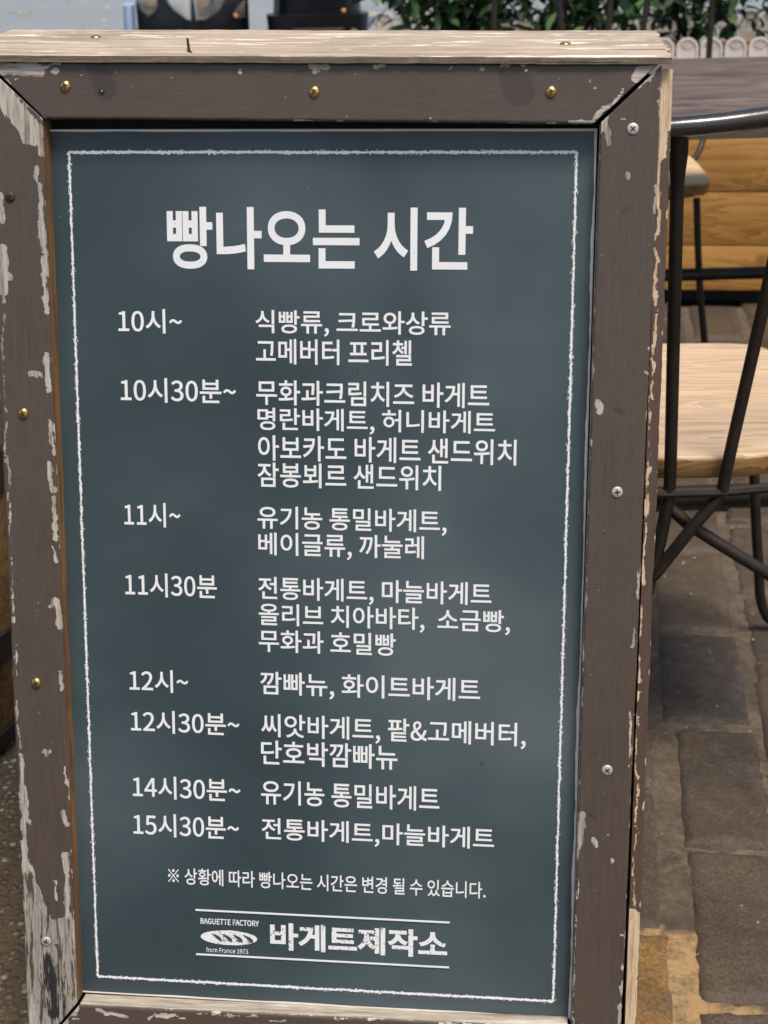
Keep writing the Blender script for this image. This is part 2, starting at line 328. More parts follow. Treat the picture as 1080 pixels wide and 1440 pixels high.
c = m.mix(m.ramp(m.noise(v, 210, 5, 0.8), (0.42, 0.55), (0.54, 0)), c, (0.022, 0.016, 0.011)); c = m.mix(m.ramp(m.noise(m.coord((1, 1, 1), loc=(4, 4, 4)), 260, 4, 0.8), (0.58, 0), (0.70, 0.6)), c, (0.24, 0.195, 0.15))
c = m.mix(m.math('MULTIPLY', m.math('LESS_THAN', m.voro(v, 70), 0.07), m.ramp(m.noise(v, 17, 2), (0.52, 0), (0.58, 0.8))), c, (0.32, 0.27, 0.21))
c = m.mix(m.math('MULTIPLY', m.attr('edge'), m.ramp(n2, (0.40, 0), (0.6, 0.6))), c, (0.13, 0.103, 0.078))
m.set('Base Color', c); m.set('Roughness', m.math('ADD', 0.36, m.math('MULTIPLY', n2, 0.34)))
bb = m.bump(n1, 0.8, 0.010); m.bump(m.noise(v, 160, 6, 0.75), 0.8, 0.003, bb); MAT['stone'] = m.m

# ------------------------------------------------------------------ ground, road, pavement
def sheet(name, x0, x1, y0, y1, z, mat, kind='structure'):
    g = G(); g.add([(x0, y0, z), (x1, y0, z), (x1, y1, z), (x0, y1, z)], [(0, 1, 2, 3)])
    return tag(g.build(name, mat, smooth=False), kind=kind)
sheet('ground', -120, 120, -60, 180, -0.024, MAT['ground'])
sheet('road', -120, 120, 3.95, 60, -0.019, MAT['road'])
# stone pavement: staggered blocks about 0.3 x 0.145 m, laid with their long side away from the street front
def pavement():
    W_, L_, J = 0.1475, 0.298, 0.013
    vs, fs, stone, edge = [], [], [], []
    rs = random.Random(11); skew = math.radians(1.9)
    x_ref = 0.5*(0.3855+0.5275)                  # centre line of the column right of the board
    for ci in range(-3, 30):
        off = -0.105+0.477 if ci % 2 == 0 else 0.0
        off = 0.7868 if ci % 2 == 0 else 0.6238
        for k in range(-12, 11):
            x0 = x_ref+(ci-0.5)*W_+J/2+rs.uniform(-.003, .003); x1 = x_ref+(ci+0.5)*W_-J/2+rs.uniform(-.004, .003)
            y0 = off+k*L_+J/2+rs.uniform(-.012, .006); y1 = off+(k+1)*L_-J/2+rs.uniform(-.010, .012)
            if y0 > 2.95 or x1 > 4.0: continue
            if ci == 0: x0 += 0.005 if k >= 0 else 0.020
            if ci == -1: x1 += 0.014 if k == -2 else 0.002
            dark = rs.uniform(0.65, 1.25)
            base = np.array([0.130, 0.088, 0.050])*dark*np.array([1, rs.uniform(.95, 1.02), rs.uniform(.88, 1.06)])
            if ci == 0 and k == 0: base = np.array([0.066, 0.050, 0.036])
            warm_lit = (ci == -1 and k == -2)
            if warm_lit: base = np.array([0.42, 0.215, 0.042])  # warm pool of light painted as this stone's colour
            nx, ny = (14, 26) if (-1 <= ci <= 3 and -4 <= k <= 4) else (6, 10)
            z0 = rs.uniform(-.003, .003)-(0.003 if ci == 0 and k == 0 else 0); tilt = rs.uniform(-.012, .012); tilty = rs.uniform(-.006, .006)
            b0 = len(vs); cx, cy = (x0+x1)/2, (y0+y1)/2
            for j in range(ny+1):
                for i in range(nx+1):
                    def warp(t): return 0.5-0.5*math.cos(math.pi*t)
                    u, q = warp(i/nx), warp(j/ny); x = x0+(x1-x0)*u; y = y0+(y1-y0)*q
                    d = min(x-x0, x1-x, y-y0, y1-y)
                    nz = mnoise.noise((x*30, y*30, ci*3.1+k)); nb = mnoise.noise((x*9, y*9, 5.0))
                    fall = max(0.0, 1-d/0.012)**2*0.013
                    z = z0+nz*0.0016+nb*0.003-fall+tilt*(x-cx)+tilty*(y-cy)
                    ed = (mnoise.noise((x*60, y*60, 9.0))*0.0055+mnoise.noise((x*190, y*190, 4.0))*0.0030)*max(0, 1-d/0.025)
                    X = x+ed+(cx-x)*0.0; Y = y+ed
                    vs.append((X+math.tan(skew)*(Y-0.8), Y, z-0.004)); stone.append(tuple(base)+(1,)); edge.append(max(0, 1-d/0.02))
            for j in range(ny):
                for i in range(nx):
                    q = b0+j*(nx+1)+i; fs.append((q, q+1, q+nx+2, q+nx+1))
    me = bpy.data.meshes.new('paving_stones'); me.from_pydata(vs, [], fs)
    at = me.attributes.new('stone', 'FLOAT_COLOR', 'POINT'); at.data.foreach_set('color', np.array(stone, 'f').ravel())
    at = me.attributes.new('edge', 'FLOAT', 'POINT'); at.data.foreach_set('value', np.array(edge, 'f'))
    base = empty('pavement'); tag(base, kind='structure')
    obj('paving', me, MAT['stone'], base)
    # mortar bed
    n = 150; mv, mf, warm_pool = [], [], []
    X0, X1, Y0, Y1 = 0.02, 4.05, -3.0, 3.02
    xs = np.concatenate([np.linspace(X0, 1.2, 120), np.linspace(1.25, X1, 30)]); ys = np.concatenate([np.linspace(Y0, -0.1, 20), np.linspace(-0.05, 3.02, 260)])
    for y in ys:
        for x in xs:
            z = -0.0105+mnoise.noise((x*40, y*40, 1))*0.0014+mnoise.noise((x*8, y*8, 2))*0.0022
            mv.append((x, y, z)); q = mnoise.noise((x*22, y*22, 4))*0.030+mnoise.noise((x*90, y*90, 4))*0.014
            warm_pool.append(1.0 if (y+q < 0.325 and x < 0.418+q) or (y+q < 0.205 and x < 0.7) else 0.0)  # joints inside the painted pool of warm light
    nx = len(xs)
    for j in range(len(ys)-1):
        for i in range(nx-1): q = j*nx+i; mf.append((q, q+1, q+nx+1, q+nx))
    me = bpy.data.meshes.new('mortar'); me.from_pydata(mv, [], mf)
    at = me.attributes.new('warm_pool', 'FLOAT', 'POINT'); at.data.foreach_set('value', np.array(warm_pool, 'f'))
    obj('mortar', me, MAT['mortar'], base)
pavement()

# ------------------------------------------------------------------ the board
BASE = tow([0, 0, 0])
board = empty('menu_board', (0, 0, 0)); board.rotation_euler = (math.pi/2-LEAN, 0, 0)
tag(board, 'tall sandwich board with dark poster of white Korean writing in a flaking brown wooden frame', 'menu board')
FZ = 0.020                                      # frame stands this far proud of the poster
def caps(lst, o=FZ):                            # photo-pixel capsules -> board coordinates
    out = []
    for c in lst:
        if len(c) == 3: c = (c[0], c[1], c[0], c[1], c[2])
        (ax, ay), (bx, by) = pb(c[0], c[1], o), pb(c[2], c[3], o); out.append((ax, ay, bx, by, c[4]*0.00070*(0.70 if c[4] < 8 else 0.85 if c[4] < 12 else 1.0)))
    return out
def field(P, lst, warp=True):                              # signed distance in mm, positive inside
    F = np.full(len(P), -1.0)
    if warp:
        dx = np.array([mnoise.noise((x*85, y*45, 3.7))*0.0026+mnoise.noise((x*230, y*150, 1.7))*0.0016+mnoise.noise((x*600, y*300, 2.2))*0.0006 for x, y in P])
        dy = np.array([mnoise.noise((x*85, y*45, 8.1))*0.0030+mnoise.noise((x*230, y*150, 6.3))*0.0018 for x, y in P])
        P = P+np.column_stack([dx, dy])
    for ax, ay, bx, by, r in lst:
        a_, b_ = np.array([ax, ay]), np.array([bx, by]); ab = b_-a_; L2 = max(ab@ab, 1e-12)
        t = np.clip(((P-a_)@ab)/L2, 0, 1); F = np.maximum(F, r-np.linalg.norm(P-(a_+t[:, None]*ab), axis=1))
    return F*1000
PEEL = [
 # top rail
 (0, 97, 56, 98, 9.5), (20, 98, 50, 96, 9), (77, 101, 5), (65, 91, 81, 90, 2.5), (102, 92, 2), (113, 106, 2), (3, 112, 28, 140, 3.2), (56, 166, 62, 166, 3), (24, 112, 31, 112, 1.5),
 (434, 94, 458, 94, 5), (440, 99, 448, 99, 4), (528, 91, 540, 91, 4.5), (412, 108, 2), (338, 100, 1.4), (632, 99, 634, 97, 3), (676, 94, 677, 98, 2.5), (739, 98, 2.8), (701, 90, 780, 90, 1.6), (790, 112, 2.2), (831, 114, 2), (838, 124, 2),
 (800, 172, 836, 171, 3.4), (838, 165, 852, 150, 4.5), (858, 146, 876, 128, 2.2), (770, 173, 780, 173, 3), (335, 171, 342, 171, 1.6), (604, 171, 607, 167, 1.8), (895, 95, 918, 94, 4), (902, 104, 922, 92, 4),
 # left stile
 (2, 118, 44, 176, 11), (16, 150, 44, 190, 13), (38, 185, 50, 200, 9), (2, 140, 20, 165, 9), (52, 178, 58, 215, 7), (52, 235, 50, 250, 4), (56, 260, 58, 330, 5.0), (60, 330, 63, 355, 4), (62, 358, 66, 390, 5),
 (60, 385, 62, 400, 5), (63, 405, 66, 440, 5), (66, 500, 68, 550, 5.5), (44, 524, 58, 527, 5.5), (52, 530, 5), (70, 590, 74, 640, 4), (68, 650, 74, 690, 5.5), (74, 700, 80, 760, 5), (76, 770, 80, 790, 3),
 (80, 846, 84, 880, 7), (76, 848, 70, 852, 4), (85, 945, 88, 968, 3.4), (62, 1055, 69, 1056, 6), (66, 1062, 3), (90, 1080, 92, 1100, 3), (88, 1140, 94, 1160, 5), (92, 1200, 95, 1290, 6.0), (78, 1240, 81, 1264, 3.2),
 (0, 272, 2, 310, 5), (2, 350, 4, 410, 9), (4, 380, 14, 388, 6), (2, 400, 4, 425, 5), (3, 440, 18, 860, 1.6), (19, 866, 20, 874, 4.4), (21, 900, 24, 960, 1.4), (22, 985, 23, 1005, 3.6), (27, 1060, 31, 1080, 5), (25, 1000, 29, 1100, 2),
 (33, 1108, 36, 1150, 6), (40, 1154, 42, 1160, 4), (32, 1150, 36, 1230, 5), (36, 1225, 48, 1290, 12), (45, 1250, 60, 1300, 12), (50, 1310, 85, 1310, 20), (50, 1330, 75, 1400, 30), (95, 1300, 100, 1420, 12), (52, 1420, 70, 1436, 26), (98, 1360, 100, 1400, 14),
 (30, 1085, 40, 1440, 5),
 # right stile
 (896, 108, 908, 100, 9), (904, 114, 920, 100, 7), (897, 122, 903, 121, 5), (851, 168, 855, 192, 6), (853, 160, 855, 200, 4), (883, 243, 6), (884, 247, 5), (896, 415, 3), (841, 566, 846, 572, 6.5), (844, 578, 5), (890, 102, 2), (890, 168, 2), (874, 167, 880, 167, 2),
 (819, 1145, 816, 1185, 7.5), (815, 1190, 813, 1210, 3.5), (835, 1180, 839, 1194, 3.4), (840, 1193, 2), (862, 1208, 863, 1212, 2.6), (854, 1171, 2), (840, 1172, 1.4), (872, 1315, 876, 1315, 1.8), (857, 1412, 1.8),
 (842, 180, 828, 640, 1.6), (826, 700, 812, 1150, 1.2), (812, 1240, 805, 1440, 1.4),
 (927, 125, 926, 165, 2), (924, 260, 922, 300, 2.4), (916, 490, 3.5), (909, 525, 3.5), (909, 590, 2), (905, 720, 904, 760, 1.6), (898, 800, 897, 840, 1.8), (893, 885, 892, 910, 3.5), (888, 1000, 886, 1080, 1.6), (882, 1322, 881, 1340, 3), (874, 1358, 877, 1364, 2.4), (874, 1380, 872, 1400, 4.5), (871, 1415, 870, 1440, 4),
 # bottom rail
 (135, 1420, 150, 1422, 3), (150, 1424, 178, 1430, 4), (210, 1429, 235, 1430, 4), (215, 1426, 260, 1431, 3), (280, 1426, 360, 1430, 2.6), (380, 1434, 400, 1436, 2.5), (100, 1432, 112, 1430, 3.5), (470, 1430, 540, 1434, 2.2), (620, 1440, 700, 1442, 2.5), (740, 1443, 780, 1445, 2.2)]
STAIN = [(68, 1345, 74, 1425, 14), (78, 1362, 70, 1375, 7), (90, 1375, 88, 1415, 9), (96, 1400, 8), (44, 1290, 46, 1320, 2), (105, 1428, 118, 1430, 6), (55, 1335, 54, 1380, 2)]
STREAK = [(40, 1240, 60, 1300, 14), (55, 1300, 75, 1420, 30), (95, 1300, 100, 1400, 10)]
DARK = [(136, 92, 148, 124, 16), (722, 96, 730, 128, 20), (600, 168, 604, 170, 6), (866, 215, 2), (874, 300, 885, 292, 4), (877, 390, 3), (866, 575, 875, 580, 5), (830, 1146, 836, 1150, 5), (854, 1260, 3)]
PEEL, STAIN, DARK, STREAK = caps(PEEL), caps(STAIN), caps(DARK), caps(STREAK)

def member(name, A0, A1, B0, B1, z0, z1, mats, chips, nt_=None, parent=board):
    """frame member: front quad A0-A1 (outer edge) to B0-B1 (inner edge), extruded back from z1 to z0. mats: front, outer side, inner side, ends"""
    A0, A1, B0, B1 = map(np.array, (A0, A1, B0, B1))
    Ls = np.linalg.norm(A1-A0); Wd = np.linalg.norm(B0-A0); ns = int(Ls/0.0016); nt2 = max(4, int(0.055/0.0016))
    s_ = np.linspace(0, 1, ns+1); t_ = np.linspace(0, 1, nt2+1)
    SS, TT = np.meshgrid(s_, t_, indexing='ij')
    A = A0+(A1-A0)*SS[..., None]; Bq = B0+(B1-B0)*SS[..., None]; P = (A+(Bq-A)*TT[..., None])
    # edges are not quite straight
    wob = np.array([mnoise.noise((s*Ls*18, 3.3, chips)) for s in s_])*0.0006+np.array([mnoise.noise((s*Ls*70, 8.3, chips)) for s in s_])*0.00035
    nrm = (B0-A0)/Wd
    P = P+nrm*(wob[:, None, None]*((1-TT)**6-TT**6)[..., None])
    flat = P.reshape(-1, 2); F = field(flat, PEEL)
    de = np.minimum(TT, 1-TT).ravel()*np.linalg.norm((Bq-A), axis=-1).ravel()
    ep = np.array([mnoise.noise((x*55, y*55, chips+2.0))+0.5*mnoise.noise((x*160, y*160, chips)) for x, y in flat])
    F = np.maximum(F, (ep*0.0034-0.0011-de)*1000)
    st, dk = np.maximum(field(flat, STAIN), np.minimum(field(flat, STREAK), 2.4)), field(flat, DARK, False)
    round_ = np.clip(1-de/0.0016, 0, 1)**2*0.0011
    Z = z1-round_
    V = np.column_stack([flat, Z]); nV = len(V); w1 = nt2+1
    idx = np.arange(nV).reshape(ns+1, w1)
    q = np.stack([idx[:-1, :-1], idx[1:, :-1], idx[1:, 1:], idx[:-1, 1:]], -1).reshape(-1, 4)
    # orientation: make normals face +z
    a_, b_, c_ = V[q[0, 0]], V[q[0, 1]], V[q[0, 2]]
    flip = np.cross(b_-a_, c_-a_)[2] < 0
    loop = list(idx[:, 0])+list(idx[-1, 1:])+list(idx[-2::-1, -1])+list(idx[0, -2:0:-1])
    side_id = [1]*ns+[3]*nt2+[2]*ns+[3]*nt2
    back = V[loop].copy(); back[:, 2] = z0
    VV = np.vstack([V, back]); nl = len(loop); faces = [tuple(f) for f in q]; mi = [0]*len(q)
    for i in range(nl):
        j = (i+1) % nl; faces.append((loop[j], loop[i], nV+i, nV+j)); mi.append(side_id[i])
    faces.append(tuple(nV+i for i in range(nl))); mi.append(3)
    if flip: faces = [f[::-1] for f in faces]
    me = bpy.data.meshes.new(name); me.from_pydata([tuple(v) for v in VV], [], faces)
    pad = np.full(nl, -3.0)
    for nm, arr in (('peel', F), ('stain', st), ('dark', np.clip(dk, 0, 1))):
        at = me.attributes.new(nm, 'FLOAT', 'POINT'); at.data.foreach_set('value', np.concatenate([arr, pad if nm != 'dark' else pad*0]).astype('f'))
    for mm in mats: me.materials.append(mm)
    me.polygons.foreach_set('material_index', mi)
    o = obj(name, me, [], parent, smooth=True)
    me.polygons.foreach_set('use_smooth', [m_ == 0 for m_ in mi]); return o
XO, XI, YT, YI, YB, YL = 0.2965, 0.2455, 1.0215, 0.972, 0.055, 0.1195
st, rl = MAT['stile'], MAT['rail']
member('top_rail', (-XO+.002, YT+.0035), (XO-.0018, YT-.002), (-XI+.002, YI+.0035), (XI-.004, YI-.002), -0.004, FZ, [rl, rl, MAT['black'], MAT['black']], 1.0)
member('bottom_rail', (-XO+.004, YB), (XO-.004, YB), (-XI+.0035, YL-.0035), (XI-.003, YL+.0015), -0.004, FZ, [rl, rl, MAT['ledge'], MAT['black']], 2.0)
member('stile', (-XO, YT+.001), (-XO+.0005, YB-.002), (-XI, YI+.0035), (-XI+.001, YL-.0015), -0.004, FZ-.0004, [st, st, MAT['inner'], MAT['black']], 3.0)
member('stile', (XO+.0015, YT-.003), (XO-.003, YB-.002), (XI+.002, YI-.0015), (XI+.0005, YL+.001), -0.004, FZ-.0004, [st, MAT['inner'], MAT['ledge'], MAT['black']], 4.0)
# the wider post behind the right stile, its paint half gone
POSTPEEL = [(936, 100, 938, 165, 16), (933, 165, 930, 215, 8), (928, 210, 926, 330, 3.4), (924, 330, 918, 560, 2.6), (914, 560, 905, 800, 1.6), (922, 185, 3), (918, 322, 2.2), (912, 660, 911, 680, 4), (909, 706, 908, 722, 5), (905, 795, 904, 820, 5), (903, 850, 898, 960, 2.2), (897, 975, 895, 985, 5), (898, 1000, 890, 1290, 1.5), (888, 1290, 880, 1440, 14)]
def post():
    ys = np.linspace(0.02, YT-.006, 640); xs = np.linspace(XO+.0012, XO+.0115, 12)
    X, Y = np.meshgrid(xs, ys, indexing='ij'); P = np.column_stack([X.ravel(), Y.ravel()])
    wob = np.array([mnoise.noise((0.5, y*30, 2.0))*0.0008+mnoise.noise((0.2, y*120, 5.0))*0.0004 for y in P[:, 1]])
    P[:, 0] += wob*((P[:, 0]-xs[0])/(xs[-1]-xs[0]))
    F = field(P, caps(POSTPEEL, 0.015)); nV = len(P); idx = np.arange(nV).reshape(X.shape)
    ep = np.array([mnoise.noise((3.0, y*70, 1.0)) for y in P[:, 1]]); F = np.maximum(F, (ep*0.005-0.0012-(xs[-1]-P[:, 0]))*1000)
    fs = [tuple(f) for f in np.stack([idx[:-1, :-1], idx[1:, :-1], idx[1:, 1:], idx[:-1, 1:]], -1).reshape(-1, 4)]
    loop = list(idx[:, 0])+list(idx[-1, 1:])+list(idx[-2::-1, -1])+list(idx[0, -2:0:-1]); nl = len(loop)
    V = [(p[0], p[1], 0.0150) for p in P]+[(P[i][0], P[i][1], -0.026) for i in loop]
    fs += [(loop[(i+1) % nl], loop[i], nV+i, nV+(i+1) % nl) for i in range(nl)]+[tuple(nV+i for i in range(nl-1, -1, -1))]
    me = bpy.data.meshes.new('side_post'); me.from_pydata(V, [], fs)
    for nm, arr, pv in (('peel', F, 3.0), ('stain', F*0-3, -3), ('dark', F*0, 0)):
        at = me.attributes.new(nm, 'FLOAT', 'POINT'); at.data.foreach_set('value', np.concatenate([arr, np.full(nl, pv)]).astype('f'))
    obj('side_post', me, MAT['post'], board, smooth=False)
    G().box(-XO+.004, XO+.002, 0.03, YT-.008, -0.024, -0.0065).build('backing_panel', MAT['black'], board, smooth=False)
    G().box(-XO+.004, -XO+.03, 0.0, 0.0295, -0.024, 0.012).build('foot', MAT['stile'], board, smooth=False); G().box(XO-.03, XO+.0, 0.0, 0.0195, -0.024, 0.012).build('foot', MAT['stile'], board, smooth=False)
post()
# cap plank across the top of the A, in world space (inverse of the board's own turn)
INV = Matrix(((1, 0, 0), (0, AX[1][1], AX[1][2]), (0, AX[2][1], AX[2][2]))).to_4x4()
def cap():
    g = G(); nx, ny = 220, 40; T = 0.0056
    def top(x, y): return 1.0092-0.0092*x+mnoise.noise((x*9, y*40, 1))*0.0006+mnoise.noise((x*60, y*120, 4))*0.0003
    vs = []
    for j in range(ny+1):
        for i in range(nx+1):
            x = -0.336+0.642*i/nx+(0.004*mnoise.noise((j*.3, 1, 1)) if i in (0, nx) else 0); y = 0.1965+0.2*j/ny
            if j == 0: y += mnoise.noise((x*35, 2, 2))*0.0012+mnoise.noise((x*120, 5, 2))*0.0007
            z = top(x, y)-(0.0012 if j in (0, ny) or i in (0, nx) else 0); vs.append(INV @ Vector((x, y, z)))
    n = len(vs); w1 = nx+1
    loop = list(range(0, w1))+[r*w1+nx for r in range(1, ny+1)]+[ny*w1+i for i in range(nx-1, -1, -1)]+[r*w1 for r in range(ny-1, 0, -1)]
    fs = [(j*w1+i, j*w1+i+1, (j+1)*w1+i+1, (j+1)*w1+i) for j in range(ny) for i in range(nx)]; nf = len(fs)
    for i in loop:
        p = INV.inverted() @ vs[i]; vs.append(INV @ Vector((p.x, p.y+0.0006, p.z-T)))
    nl = len(loop); fs += [(loop[(i+1) % nl], loop[i], n+i, n+(i+1) % nl) for i in range(nl)]; fs.append(tuple(n+i for i in range(nl-1, -1, -1)))
    g.add(vs, fs); g.mi = [0]*nf+[1]*(len(fs)-nf)
    o = g.build('cap_plank', [MAT['cap'], MAT['cap_edge']], board, smooth=False)
    # rear leg frame of the A
    g = G()
    for x0, x1 in ((-.29, -.24), (.24, .29)):
        g.add([INV @ Vector(p) for p in [(x0, .352, 1.000), (x1, .352, 1.000), (x1, .378, 1.000), (x0, .378, 1.000), (x0, .592, 0), (x1, .592, 0), (x1, .618, 0), (x0, .618, 0)]],
              [(0, 1, 2, 3), (7, 6, 5, 4), (0, 4, 5, 1), (1, 5, 6, 2), (2, 6, 7, 3), (3, 7, 4, 0)])
    m4 = [INV @ Vector((x, y+d, z)) for (x, y, z, d) in [(-.24, .354, .99, .001), (.24, .354, .99, .001), (.24, .58, .06, .001), (-.24, .58, .06, .001), (-.24, .354, .99, .012), (.24, .354, .99, .012), (.24, .58, .06, .012), (-.24, .58, .06, .012)]]
    g.add(m4, [(0, 3, 2, 1), (4, 5, 6, 7), (0, 1, 5, 4), (1, 2, 6, 5), (2, 3, 7, 6), (3, 0, 4, 7)])
    g.build('rear_leg_frame', MAT['inner'], board, smooth=False)
    return top
captop = cap()
# poster on a white foam sheet
PX0, PX1, PY0, PY1 = -0.2485, 0.2458, 0.1185, 0.9672
def poster():
    g = G(); nx, ny = 60, 100; vs = []
    for j in range(ny+1):
        for i in range(nx+1):
            x = PX0+(PX1-PX0)*i/nx; y = PY0+(PY1-PY0)*j/ny
            vs.append((x, y, mnoise.noise((x*5, y*5, 1))*0.0007))
    n = len(vs); w1 = nx+1
    loop = list(range(w1))+[r*w1+nx for r in range(1, ny+1)]+[ny*w1+i for i in range(nx-1, -1, -1)]+[r*w1 for r in range(ny-1, 0, -1)]
    fs = [(j*w1+i, j*w1+i+1, (j+1)*w1+i+1, (j+1)*w1+i) for j in range(ny) for i in range(nx)]; nf = len(fs)
    vs += [(vs[i][0], vs[i][1], -0.0035) for i in loop]; nl = len(loop)
    fs += [(loop[(i+1) % nl], loop[i], n+i, n+(i+1) % nl) for i in range(nl)]
    g.add(vs, fs); g.mi = [0]*nf+[1]*(len(fs)-nf)
    return g.build('poster', [MAT['poster'], MAT['foam']], board)
pos = poster()
def pz_(x, y): return mnoise.noise((x*5, y*5, 1))*0.0007
def ribbon(g, pts, wfun, z):
    """an uneven strip along a polyline on the poster"""
    vs = []
    for i, (x, y) in enumerate(pts):
        a_ = pts[max(i-1, 0)]; b_ = pts[min(i+1, len(pts)-1)]; dx, dy = b_[0]-a_[0], b_[1]-a_[1]; l = math.hypot(dx, dy); nx, ny = -dy/l, dx/l
        lo, hi = wfun(i); vs += [(x-nx*lo, y-ny*lo, pz_(x, y)+z), (x+nx*hi, y+ny*hi, pz_(x, y)+z)]
    g.add(vs, [(2*i, 2*i+2, 2*i+3, 2*i+1) for i in range(len(pts)-1)])
def edge_strip():
    rr = random.Random(5); g = G()
    def line(a, b, n, wf):
        pts = [(a[0]+(b[0]-a[0])*i/n, a[1]+(b[1]-a[1])*i/n) for i in range(n+1)]; ribbon(g, pts, wf, 0.00025)
    nz = lambda i, s, o: mnoise.noise((i*s, o, 1.5))
    line((PX0, PY1-.0012), (PX1, PY1-.0012), 240, lambda i: (0.0010+0.0004*nz(i, .06, 1), 0.0011))
    line((PX1-.001, PY1), (PX1-.001, PY0), 420, lambda i: (max(0.0002, 0.0009+0.0014*nz(i, .03, 4)+0.0006*nz(i, .2, 2)), 0.0009))
    line((PX0+.0015, PY0+.16), (PX0+.0015, PY0), 160, lambda i: (0.001, max(.0001, 0.0012*min(1, i/70)+0.0004*nz(i, .1, 7))))
    line((PX0, PY0+.001), (PX1, PY0+.001), 240, lambda i: (0.0008, max(0.0002, 0.0010+0.0008*nz(i, .05, 11))))
    g.build('edge_strip', MAT['foam'], pos, smooth=False)
edge_strip()
def chalk():
    rr = random.Random(3); g = G(); x0, x1, y0, y1 = -.2285, .2285, .137, .947
    def side(a, b, hatch):
        L_ = math.hypot(b[0]-a[0], b[1]-a[1]); n = int(L_/0.0009)
        jit = [0.00035*mnoise.noise((i*.08, a[0]*9, a[1]*9)) for i in range(n+1)]
        dx, dy = (b[0]-a[0])/L_, (b[1]-a[1])/L_
        pts = [(a[0]+(b[0]-a[0])*i/n-dy*jit[i], a[1]+(b[1]-a[1])*i/n+dx*jit[i]) for i in range(n+1)]
        hw = 0.00125 if hatch else 0.00100
        ribbon(g, pts, lambda i: (max(.0002, hw+rr.uniform(-.0007, .0006)), max(.0002, hw+rr.uniform(-.0007, .0006))), 0.00030)
        for k in range(int(L_/0.0022)):
            s = rr.uniform(0, L_); q = rr.uniform(-.0021, .0021); l = rr.uniform(.0005, .0022); h = rr.uniform(.00018, .00045)
            an = rr.uniform(.2, .6) if hatch else rr.uniform(-.5, .5)
            cx, cy = a[0]+dx*s-dy*q, a[1]+dy*s+dx*q; ux, uy = dx*math.cos(an)-dy*math.sin(an), dy*math.cos(an)+dx*math.sin(an)
            if abs(ux) < .3 and hatch: continue
            z = pz_(cx, cy)+0.00045+k*1e-7
            g.add([(cx-ux*l, cy-uy*l, z), (cx+uy*h, cy-ux*h, z), (cx+ux*l, cy+uy*l, z), (cx-uy*h, cy+ux*h, z)], [(0, 1, 2, 3)])
    side((x0, y1), (x1, y1), True); side((x1, y1), (x1, y0), False); side((x1, y0), (x0, y0), True); side((x0, y0), (x0, y1), False)
    o = g.build('chalk_border', MAT['chalk'], pos, smooth=False)
chalk()
# writing
FP = os.path.join(bpy.utils.system_resource('DATAFILES') or '', 'fonts', 'Noto Sans CJK Regular.woff2')
try: FONT = bpy.data.fonts.load(FP)
except Exception: FONT = None
def text_mesh(body, offset, font=True):
    c = bpy.data.curves.new('writing', 'FONT'); c.body = body; c.offset = offset; c.resolution_u = 6
    if font and FONT: c.font = FONT
    o = bpy.data.objects.new('writing', c); COL.objects.link(o)
    dg = bpy.context.evaluated_depsgraph_get(); dg.update()
    me = bpy.data.meshes.new_from_object(o.evaluated_get(dg)); bpy.data.objects.remove(o); bpy.data.curves.remove(c); return me
def write(name, lines, mat, parent=None, z=0.00035, shear=0):
    g = G()
    for li, (body, xl, tl, bl, xr, tr, br, off, fnt) in enumerate(lines):
        me = text_mesh(body, off, fnt); n = len(me.vertices); co = np.empty(n*3, 'f'); me.vertices.foreach_get('co', co); co = co.reshape(-1, 3)
        mn, mx = co.min(0), co.max(0)
        TL, TR, BL, BR = pb(xl, tl), pb(xr, tr), pb(xl, bl), pb(xr, br)
        ul, ur = (TL[0]+BL[0])/2, (TR[0]+BR[0])/2; vt, vb = (TL[1]+TR[1])/2, (BL[1]+BR[1])/2
        X = ul+(co[:, 0]-mn[0])/(mx[0]-mn[0])*(ur-ul); Y = vb+(co[:, 1]-mn[1])/(mx[1]-mn[1])*(vt-vb)
        dz = z+li*2e-6
        g.add([(x, y, pz_(x, y)+dz) for x, y in zip(X, Y)], [tuple(p.vertices) for p in me.polygons]); bpy.data.meshes.remove(me)
    return g.build(name, mat, pos, smooth=False)
TB, MB_, NB = 0.0078, 0.0044, 0.0040
write('title_lettering', [('빵나오는 시간', 235.2, 290.3, 377.2, 665, 292.6, 382, TB, True)], MAT['ink'])
TIMES = [('10시~', 166.3, 433.5, 467.8, 256.3, 435.4, 469.8), ('10시30분~', 169.7, 531, 564.8, 332.2, 533, 568.6), ('11시~', 174.7, 706, 740, 254, 708, 742.5),
 ('11시30분', 176, 805, 838.4, 305, 808, 842), ('12시~', 182, 940.6, 972, 265, 943, 975.5), ('12시30분~', 184, 998.5, 1030, 337, 1002.5, 1035),
 ('14시30분~', 186.8, 1090.5, 1122, 338.4, 1095, 1128), ('15시30분~', 187.7, 1143, 1175, 336.4, 1148, 1181)]
for t in TIMES: write('time_lettering', [t+(MB_, True)], MAT['ink'])
